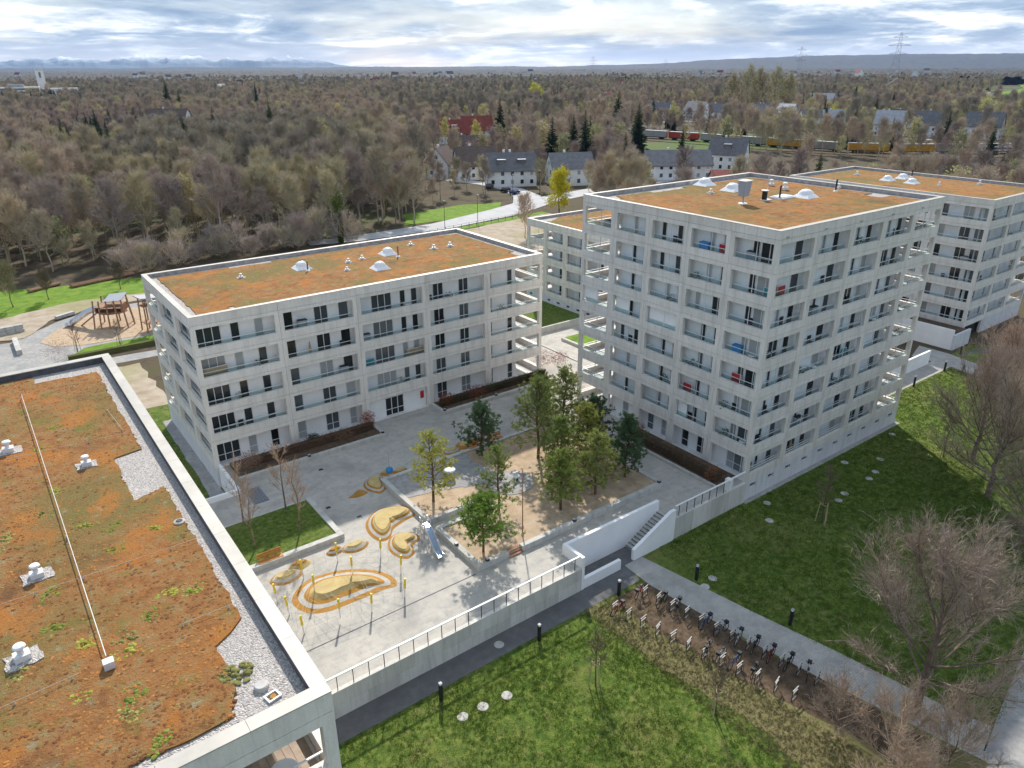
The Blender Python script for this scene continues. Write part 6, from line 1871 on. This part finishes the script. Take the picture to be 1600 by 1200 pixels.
r = 150.0
while r < 2600:
    sp = 5.7 * (1 + max(0, r - 260) / 800)
    a = radians(-4)
    while a < radians(78):
        a += sp / r * wr.uniform(.75, 1.25)
        q = r + wr.uniform(-.5, .5) * sp
        x, y = q * sin(a), q * cos(a)
        left = a < TH_TREE
        if left:
            edge = 170.0 if x < 66 else 174
            if x < 9: edge = 176
            if y < edge + 5 * mnoise.noise(Vector((x * .06, 0, 0))): continue
            if 299 < y < 316 and x < 46: continue
        else:
            if q < 178 or (x < 136 and y > 150 and y < 166): continue
            if 60 < x < 145 and y < 130: continue
            if 87 < x < 137 and 165 < y < 194: continue
            nz = mnoise.noise(Vector((x * .011, y * .011, 4)))
            grove = radians(38) < a < radians(47.5) and 190 < q < 345
            if q < 620 and nz < -.22 + wr.gauss(0, .12) and not grove: continue
            if not grove and wr.random() < (.3 if q < 700 else .22): continue
        if min(dist_line((x, y), l) for l in ROADS) < 8: continue
        if any(hypot(x - hx, y - hy) < hr for hx, hy, hr in HOUSES): continue
        dt = dist_line((x, y), TRACK)
        if dt < 9: continue
        # open ground on the near side of houses and wagons
        u, v = x / q, y / q
        if not left and a > radians(45) and dt < 140 and dist_line((x + u * 60, y + v * 60), TRACK) < dt and wr.random() < .965: continue
        if any(abs((hx - x) * v - (hy - y) * u) < hr * .85 and 0 < (hx - x) * u + (hy - y) * v < 85 for hx, hy, hr in HOUSES) and wr.random() < .88: continue
        if 880 < x < 2100 and 320 < y < 800 and x > 880 + (y - 380) * -.4 and y < 380 + (x - 880) * .36: continue
        n2 = mnoise.noise(Vector((x * .006, y * .006, 8)))
        k = wr.random()
        pb = ((.06 if q < 330 else .04) if left else .13) + (.22 if n2 > .26 else 0)
        pc = (.008 if left else .08) + (.35 if n2 < -.36 else 0)
        if q < 230: pc = 0
        (con if k < pc else bud if k < pc + pb else bare).append((q, x, y, a))
    r += sp * .92

protos = []
for i, (h, s, f) in enumerate([(15.5, 4.4, .30), (17.0, 4.0, .36), (13.5, 4.6, .24)]):
    tr, cr, ends = bare_tree(300 + i, h, s, 17, 8, 8, 3, .085, 1.5, .20, f, .55, 4)
    n = len(tr.v); cr.v = tr.v + cr.v; cr.f = tr.f + [tuple(j + n for j in g) for g in cr.f]
    protos.append(cr.mesh('bare_tree', 'twig'))
budp = []
for i, (h, s) in enumerate([(13.0, 4.2), (15.0, 4.6)]):
    tr, cr, ends = bare_tree(400 + i, h, s, 14, 6, 5, 1, .08, 1.3, .2, .26, .55, 4)
    lv = add_leaves(ends, i, 2, .28, .35)
    for m in (tr, cr):
        n = len(lv.v); lv.v += m.v; lv.f += [tuple(j + n for j in g) for g in m.f]
    budp.append(lv.mesh('budding_tree', 'leaf'))
conp = []
for i, (h, s) in enumerate([(20, 3.3), (17, 3.0)]):
    tr, cr = spruce(500 + i, h, s)
    n = len(cr.v); cr.v += tr.v; cr.f += [tuple(j + n for j in g) for g in tr.f]
    conp.append(cr.mesh('conifer', 'needles'))
BARECOL = [(.49, .40, .325), (.43, .355, .295), (.51, .43, .325), (.48, .415, .30), (.42, .35, .31), (.51, .46, .31)]
BUDCOL = [(.42, .41, .20), (.50, .47, .25), (.34, .34, .19), (.44, .39, .22)]
CONCOL = [(.045, .072, .036), (.06, .09, .042), (.04, .064, .042)]


def individuals(lst, meshes, name, label, cat, group, cols, n, smin, smax):
    lst.sort()
    for i, (q, x, y, a) in enumerate(lst[:n]):
        side_l = a < TH_TREE
        ci = int((mnoise.noise(Vector((x * .013, y * .013, 17))) + .5 + wr.gauss(0, .12)) * len(cols)); o = link(name, meshes[i % len(meshes)], None, (x, y, LAWN), wr.uniform(0, 6.28), cols[max(0, min(len(cols) - 1, ci))])
        s = wr.uniform(smin, smax) * (1 + .35 * mnoise.noise(Vector((x * .02, y * .02, 31)))); o.scale = (s * wr.uniform(.85, 1.1), s * wr.uniform(.85, 1.1), s)
        tag(o, label[0] if side_l else label[1], cat, group[0] if side_l else group[1])
    return [(x, y, LAWN) for q, x, y, a in lst[n:]]


def protos_of(ms, col):
    out = []
    for m in ms:
        o = bpy.data.objects.new(m.name, m); o.color = col + (1,); out.append(o)
    return out


rest = individuals(bare, protos, 'bare_tree', ('tall leafless grey-brown tree at the near side of the left wood', 'leafless tree among the houses and wagons beyond the tower'), 'tree', ('leafless trees of the left wood', 'leafless trees among the far houses'), BARECOL, 300, .6, 1.2)
grp = {k: [] for k in range(4)}
for p in rest:
    k = int((mnoise.noise(Vector((p[0] * .007, p[1] * .007, 17))) + .5 + wr.gauss(0, .10)) * 4); grp[max(0, min(3, k))].append(p)
WOODCOL = [((.42, .34, .295), .5, 1.0), ((.50, .415, .335), .6, 1.3), ((.53, .47, .32), .5, 1.15), ((.40, .355, .28), .7, 1.4)]
for k in range(4):
    scatter('woodland', protos_of(protos, WOODCOL[k][0]), grp[k], WOODCOL[k][1], WOODCOL[k][2], color=WOODCOL[k][0])
rest = individuals(bud, budp, 'budding_tree', ('tree with fresh yellow-green buds inside the left wood', 'tree with pale yellow-green new leaves beyond the tower'), 'tree', ('budding trees of the left wood', 'budding trees among the far houses'), BUDCOL, 200, .65, 1.15)
for i, c in enumerate(BUDCOL[:2]):
    scatter('budding_woodland', protos_of(budp, c), rest[i::2], .6, 1.1, color=c)
rest = individuals(con, conp, 'conifer', ('dark conifer standing out of the left wood', 'dark conifer among the far houses and trees'), 'tree', ('conifers of the left wood', 'conifers among the far houses'), CONCOL, 120, .6, 1.1)
scatter('conifer_woodland', protos_of(conp, CONCOL[0]), rest, .5, 1.0, color=CONCOL[0])

for x, y, s, c, l in [(222, 309, 1.28, 0, 'tall dark spruce left of the bare grove, taller of two'), (231, 303, 1.0, 2, 'shorter dark spruce right beside the taller one'), (262, 268, 1.45, 1, 'broad dark conifer rising behind the bare grove'), (270, 262, 1.15, 1, 'shorter dark conifer right of the broad one'), (212, 632, 1.5, 2, 'slim dark spruce standing alone above the left wood'),
                      (146, 640, 1.6, 0, 'tall dark conifer left of centre above the left wood'), (152, 630, 1.2, 1, 'shorter green conifer next to tall one above left wood'), (312, 122, .95, 0, 'dark conifer behind the right-edge block, left one'), (318, 116, .85, 0, 'dark conifer behind the right-edge block, right one'), (482, 296, 1.0, 2, 'slim dark conifer between two white village houses'), (30, 690, 1.5, 2, 'dark spruce at far left before the white hospital')]:
    o = link('conifer', conp[0], None, (x, y, LAWN), x, CONCOL[c]); w_ = s * (1.25 if 'broad' in l else .55 if 'slim' in l else 1.0); o.scale = (w_, w_, s)
    tag(o, l, 'tree')
for x, y, s, c, l in [(505, 640, 1.7, (.62, .60, .12), 'bright yellow-green crown far off above the bare grove, left one'), (518, 650, 1.5, (.60, .58, .12), 'bright yellow-green crown far off above the bare grove, right one'), (560, 620, 1.1, (.60, .58, .14), 'small bright yellow-green crown far off right of the larger pair'),
                      (512, 396, 2.5, (.40, .36, .21), 'tall poplar-like tree of the high stand on the right, leftmost'), (521, 389, 2.9, (.38, .35, .21), 'tallest poplar-like tree of the high stand on the right'), (530, 384, 2.7, (.40, .36, .20), 'tall poplar-like tree of the high stand on the right, right of the tallest'), (540, 377, 2.8, (.39, .36, .21), 'tall poplar-like tree of the high stand on the right, second from right'), (550, 371, 2.5, (.41, .38, .21), 'tall poplar-like tree of the high stand on the right, rightmost'),
                      (480, 215, 1.25, (.54, .52, .24), 'pale green willow at right before the half hidden houses, left one'), (505, 205, 1.45, (.56, .54, .25), 'large pale green willow behind the half hidden houses'), (530, 195, 1.4, (.55, .53, .22), 'pale green willow at right, behind the others'), (492, 172, 1.2, (.56, .53, .20), 'yellowish willow at right beside the last half hidden house'), (552, 225, 1.5, (.52, .50, .25), 'broad pale willow farther back at right'), (500, 300, 1.0, (.62, .56, .10), 'yellow tree beside the slim dark conifer in the village'),
                      (222, 330, 1.0, (.50, .47, .16), 'yellow-green tree left of the red-roofed houses'), (206, 335, 1.1, (.46, .44, .17), 'olive-green broad tree left of the red-roofed houses'), (165, 300, 1.0, (.46, .45, .16), 'green-tinged tree at the wood edge left of the brown roofs')]:
    o = link('budding_tree', budp[0], None, (x, y, LAWN), x, c); o.scale = (s * (1.25 if 'willow' in l or 'crown' in l else .8), s * (1.25 if 'willow' in l or 'crown' in l else .8), s); tag(o, l, 'tree')
tr, cr, ends = bare_tree(71, 12.5, 4.0, 16, 6, 6, 1, .07, 1.1, .22, .1, .6, 5)
plant2('budding_tree', 'bright yellow-green tree standing behind the tower roof corner', 'tree', tr, add_leaves(ends, 3, 13, .22, .5), (134.5, 159.0, LAWN), 0, (.15, .12, .08), (.60, .55, .035), 'leaf')
tr, cr, ends = bare_tree(72, 14.5, 3.6, 14, 6, 5, 1, .07, 1.2, .28, .2, .9, 5)
ivy = MB(); q = random.Random(4)
for _ in range(1700):
    z = q.uniform(0, 11) ** 1.0; rr_ = .3 + .3 * q.random() + z * .10 * q.random(); a = q.uniform(0, 6.28); p = Vector((rr_ * cos(a), rr_ * sin(a), z)); s = Vector((q.uniform(-1, 1), q.uniform(-1, 1), q.uniform(-1, 1))).normalized() * .22
    b = s.orthogonal().normalized() * .18; ivy.add([tuple(p - s), tuple(p + b), tuple(p + s), tuple(p - b)], [(0, 1, 2, 3)])
t = plant2('ivy_tree', 'tree with ivy-green trunk right behind the low block roof', 'tree', tr, cr, (70.5, 163.5, LAWN), 0, (.15, .12, .08), (.30, .30, .13), 'twig')
part('ivy', ivy, 'leaf', t, color=(.13, .19, .035))
for i, (x, y) in enumerate([(116, 197), (123, 204), (119, 213), (130, 207), (137, 199), (127, 220), (111, 204), (134, 227), (139, 213), (108, 214), (129, 235), (143, 226), (116, 226), (163, 190), (170, 186), (104, 226), (135, 244), (158, 197)]):
    o = link('street_tree', protos[i % 3], None, (x, y, LAWN), i * 1.9, BARECOL[i % 6]); q = .5 + .3 * ((i * 37) % 10) / 10; o.scale = (q, q, q)
    tag(o, 'bare tree in the gardens between the wood, the street and the first houses', 'tree', 'bare trees in the gardens by the street')
for x, y, s, c, l in [(3.0, 151, .62, (.36, .34, .19), 'pale mossy tree at the left picture edge by the meadow'), (8.6, 152.5, .42, (.19, .16, .11), 'leaning slim tree on the meadow, left'), (20.4, 152, .40, (.18, .15, .11), 'slim tree on the meadow behind the play tower'), (-1.0, 147, .7, (.34, .32, .19), 'mossy tree farthest left on the meadow')]:
    o = link('meadow_tree', protos[2], None, (x, y, LAWN), x, c); o.scale = (s, s, s); tag(o, l, 'tree')


for i in range(46):
    x = 24 + 52 * i / 46 + wr.uniform(-1.5, 1.5); y = 168 - abs(x - 40) * .06 + wr.uniform(-5, 3)
    o = link('bare_bush', crm3, None, (x, y, LAWN), wr.uniform(0, 6), wr.choice([(.50, .42, .37), (.43, .36, .33), (.52, .46, .34)]))
    q = wr.uniform(.6, 1.5); o.scale = (q * 1.1, q, q * wr.uniform(.6, 1)); tag(o, 'low grey-brown leafless bush at the wood edge behind the low block', 'bush', 'bushes along the wood edge')


# ------------------------------------------------------------------ distance
def smooth(a, b, t):
    t = max(0, min(1, (t - a) / (b - a))); return t * t * (3 - 2 * t)


def far_forest():
    mb = MB(); na, nr = 620, 150
    a0, a1 = radians(-6), radians(82); r0_, r1_ = 1900, 9800
    for j in range(nr + 1):
        r = r0_ * (r1_ / r0_) ** (j / nr)
        for i in range(na + 1):
            a = a0 + (a1 - a0) * i / na; x, y = r * sin(a), r * cos(a)
            big = mnoise.noise(Vector((x * .0016, y * .0016, 2)))
            h = 0 if big < -.16 else 15 + 5 * mnoise.noise(Vector((x * .02, y * .02, 6)))
            h *= smooth(-.2, -.05, big) if big < 0 else 1
            h += wr.uniform(-1, 1) * 3.0 * (h > 4)
            mb.v.append((x, y, LAWN - 1.0 + max(-.5, h)))
    for j in range(nr):
        for i in range(na):
            k = j * (na + 1) + i
            mb.f.append((k, k + 1, k + na + 2, k + na + 1))
    o = structure('distant_woodland', mb, 'far'); o['kind'] = 'stuff'


def ridge(name, r, depth, hfun, mat, a0, a1, na):
    mb = MB(); rows = 7
    for j in range(rows):
        f = j / (rows - 1); e = sin(pi * min(1, f * 1.0) * .5) if f < 1 else 1
        for i in range(na + 1):
            a = a0 + (a1 - a0) * i / na; q = r + depth * f
            z = hfun(a, f) * (e ** 1.1)
            mb.v.append((q * sin(a), q * cos(a), LAWN - 1 + z))
    for j in range(rows - 1):
        for i in range(na):
            k = j * (na + 1) + i; mb.f.append((k, k + 1, k + na + 2, k + na + 1))
    structure(name, mb, mat)


far_forest()
ridge('hills', 9600, 2600, lambda a, f: (42 + 130 * smooth(radians(40), radians(60), a) + 18 * mnoise.noise(Vector((a * 14, f, 1))) + 7 * mnoise.noise(Vector((a * 60, f * 2, 5))) + wr.uniform(-2.5, 2.5)), 'far', radians(-10), radians(86), 620)


def alps(a, f):
    env = smooth(radians(-6), radians(3), a) * (1 - smooth(radians(20), radians(27), a))
    n = sum((1 - 2.2 * abs(mnoise.noise(Vector((a * k, f * k * .11, k))))) * w_ for k, w_ in ((16, .6), (38, .32), (90, .12)))
    return 40 + 230 * env * (.12 + .88 * max(0, n))


ridge('mountains', 13600, 1700, alps, 'mountain', radians(-10), radians(34), 520)

# white hospital-like building and church tower far left
t = thing('distant_building', 'long white multi-storey building on the far left skyline', 'building', (42, 1180, LAWN), -.12)
part('wing', MB().box(-10, 0, 0, 75, 16, 17), 'house_white', t); part('wing', MB().box(78, 6, 0, 118, 20, 15), 'house_white', t); part('wing', MB().box(-35, 5, 0, -12, 20, 15), 'house_white', t)
part('roof_storey', MB().box(5, 3, 17.01, 28, 13, 20.5), 'roof_pale', t); part('roof_storey', MB().box(40, 3, 17.01, 58, 13, 20), 'roof_pale', t)
for q in range(4): part('window_band', MB().box(-9, -.1, 2.5 + q * 3.7, 74, -.01, 4.3 + q * 3.7), 'roof_grey', t)
t = thing('church_tower', 'white concrete tower above the long white building far left', 'tower', (128, 1250, LAWN), -.1)
part('shaft', MB().box(-5, -4, 0, 5, 4, 36), 'house_white', t); part('belfry_opening', MB().box(-1.2, -4.1, 27, 1.2, -4.01, 34), 'roof_grey', t); part('cap', MB().frustum([(-5.2, -4.2), (5.2, -4.2), (5.2, 4.2), (-5.2, 4.2)], [(-5.2, -.5), (5.2, -.5), (5.2, .5), (-5.2, .5)], 36.01, 39), 'roof_pale', t)
t = thing('distant_building', 'white factory halls in the middle distance left of centre', 'building', (400, 880, LAWN), HR)
part('hall', MB().box(0, 0, 0, 40, 25, 10), 'house_white', t); part('hall', MB().box(44, 5, 0, 90, 30, 9), 'house_white', t); part('hall', MB().box(-45, 8, 0, -4, 25, 7), 'house_white', t); part('roof', MB().box(-1, -1, 10.01, 41, 26, 10.6), 'roof_pale', t)

hp = [MB().add([(-6, -5, 0), (6, -5, 0), (6, 5, 0), (-6, 5, 0), (-6, -5, 6), (6, -5, 6), (6, 5, 6), (-6, 5, 6), (-6, 0, 10), (6, 0, 10)], [(0, 1, 5, 4), (2, 3, 7, 6), (1, 2, 6, 9, 5), (3, 0, 4, 8, 7)]).mesh('wall', 'house_white'),
      MB().add([(-6.4, -5.6, 5.6), (6.4, -5.6, 5.6), (6.4, 0, 10.2), (-6.4, 0, 10.2), (-6.4, 5.6, 5.6), (6.4, 5.6, 5.6)], [(0, 1, 2, 3), (3, 2, 5, 4)])]
roofm = {k: hp[1].mesh('roof', k) for k in ('roof_red', 'roof_brown', 'roof_grey', 'roof_pale')}
for i in range(74):
    a = radians(wr.uniform(2, 70)); r = 750 * (4.2 ** wr.random())
    z = LAWN + (0 if r < 1900 else 13)
    t = thing('distant_house', 'tiny white house with pitched roof among the distant trees', 'house', (r * sin(a), r * cos(a), z), wr.uniform(0, 3.1), 'tiny houses in the far distance')
    s = wr.uniform(.7, 1.2); t.scale = (s * 1.3, s, s * 1.35)
    link('wall', hp[0], t); link('roof', roofm[wr.choice(list(roofm))], t)


def pylon(label, a, r, h, arm):
    t = thing('power_pylon', label, 'pylon', (r * sin(a), r * cos(a), LAWN), -a, 'lattice power pylons on the skyline')
    w0, w1 = h * .085, h * .012; fr = MB(); tk = h * .0032
    for sx in (-1, 1):
        for sy in (-1, 1): fr.tube((sx * w0, sy * w0, 0), (sx * w1, sy * w1, h), tk, tk * .7, 4)
    for k in range(9):
        z0, z1 = h * k / 9, h * (k + 1) / 9; q0, q1 = lerp(w0, w1, k / 9), lerp(w0, w1, (k + 1) / 9)
        for sy in (-1, 1): fr.tube((-q0, sy * q0, z0), (q1, sy * q1, z1), tk * .6, n=3).tube((q0, sy * q0, z0), (-q1, sy * q1, z1), tk * .6, n=3)
    part('lattice', fr, 'grey_paint', t)
    for z, l in ((.68, 1.0), (.80, 1.25), (.92, .8)):
        part('crossarm', MB().tube((-arm * l, 0, h * z), (0, 0, h * (z + .035)), tk, n=4).tube((arm * l, 0, h * z), (0, 0, h * (z + .035)), tk, n=4).tube((-arm * l, 0, h * z), (arm * l, 0, h * z), tk, n=4), 'grey_paint', t)


H0 = 0.6371
for u, r, h, l in [(1352, 1050, 74, 'tallest lattice pylon on the right skyline'), (1214, 1350, 66, 'lattice pylon left of the tallest one on right skyline'), (1584, 1900, 72, 'lattice pylon at the far right skyline'), (918, 2300, 66, 'faint pylon near the middle of skyline'), (752, 1500, 30, 'slim mast above trees left of the middle'), (503, 1400, 36, 'slim pylon at the factory halls left of centre'), (1022, 3000, 62, 'faint small pylon right of the middle skyline')]:
    pylon(l, H0 + atan2(u - 800, 1142 * 1.0), r, h, h * .13)

# ------------------------------------------------------------------ haze
hz = bpy.data.meshes.new('haze')
hb = MB().box(-4500, -2500, LAWN - 4, 15800, 15800, 345)
hz.from_pydata(hb.v, [], hb.f)
hm = bpy.data.materials.new('haze'); hm.use_nodes = True
nt = hm.node_tree; nt.nodes.clear()
vo = nt.nodes.new('ShaderNodeVolumePrincipled'); vo.inputs['Density'].default_value = 3e-5
vo.inputs['Color'].default_value = (0.36, 0.58, 1.0, 1); vo.inputs['Anisotropy'].default_value = 0.0
oo = nt.nodes.new('ShaderNodeOutputMaterial'); nt.links.new(vo.outputs[0], oo.inputs['Volume'])
hz.materials.append(hm)
ho = link('haze', hz); ho['kind'] = 'stuff'
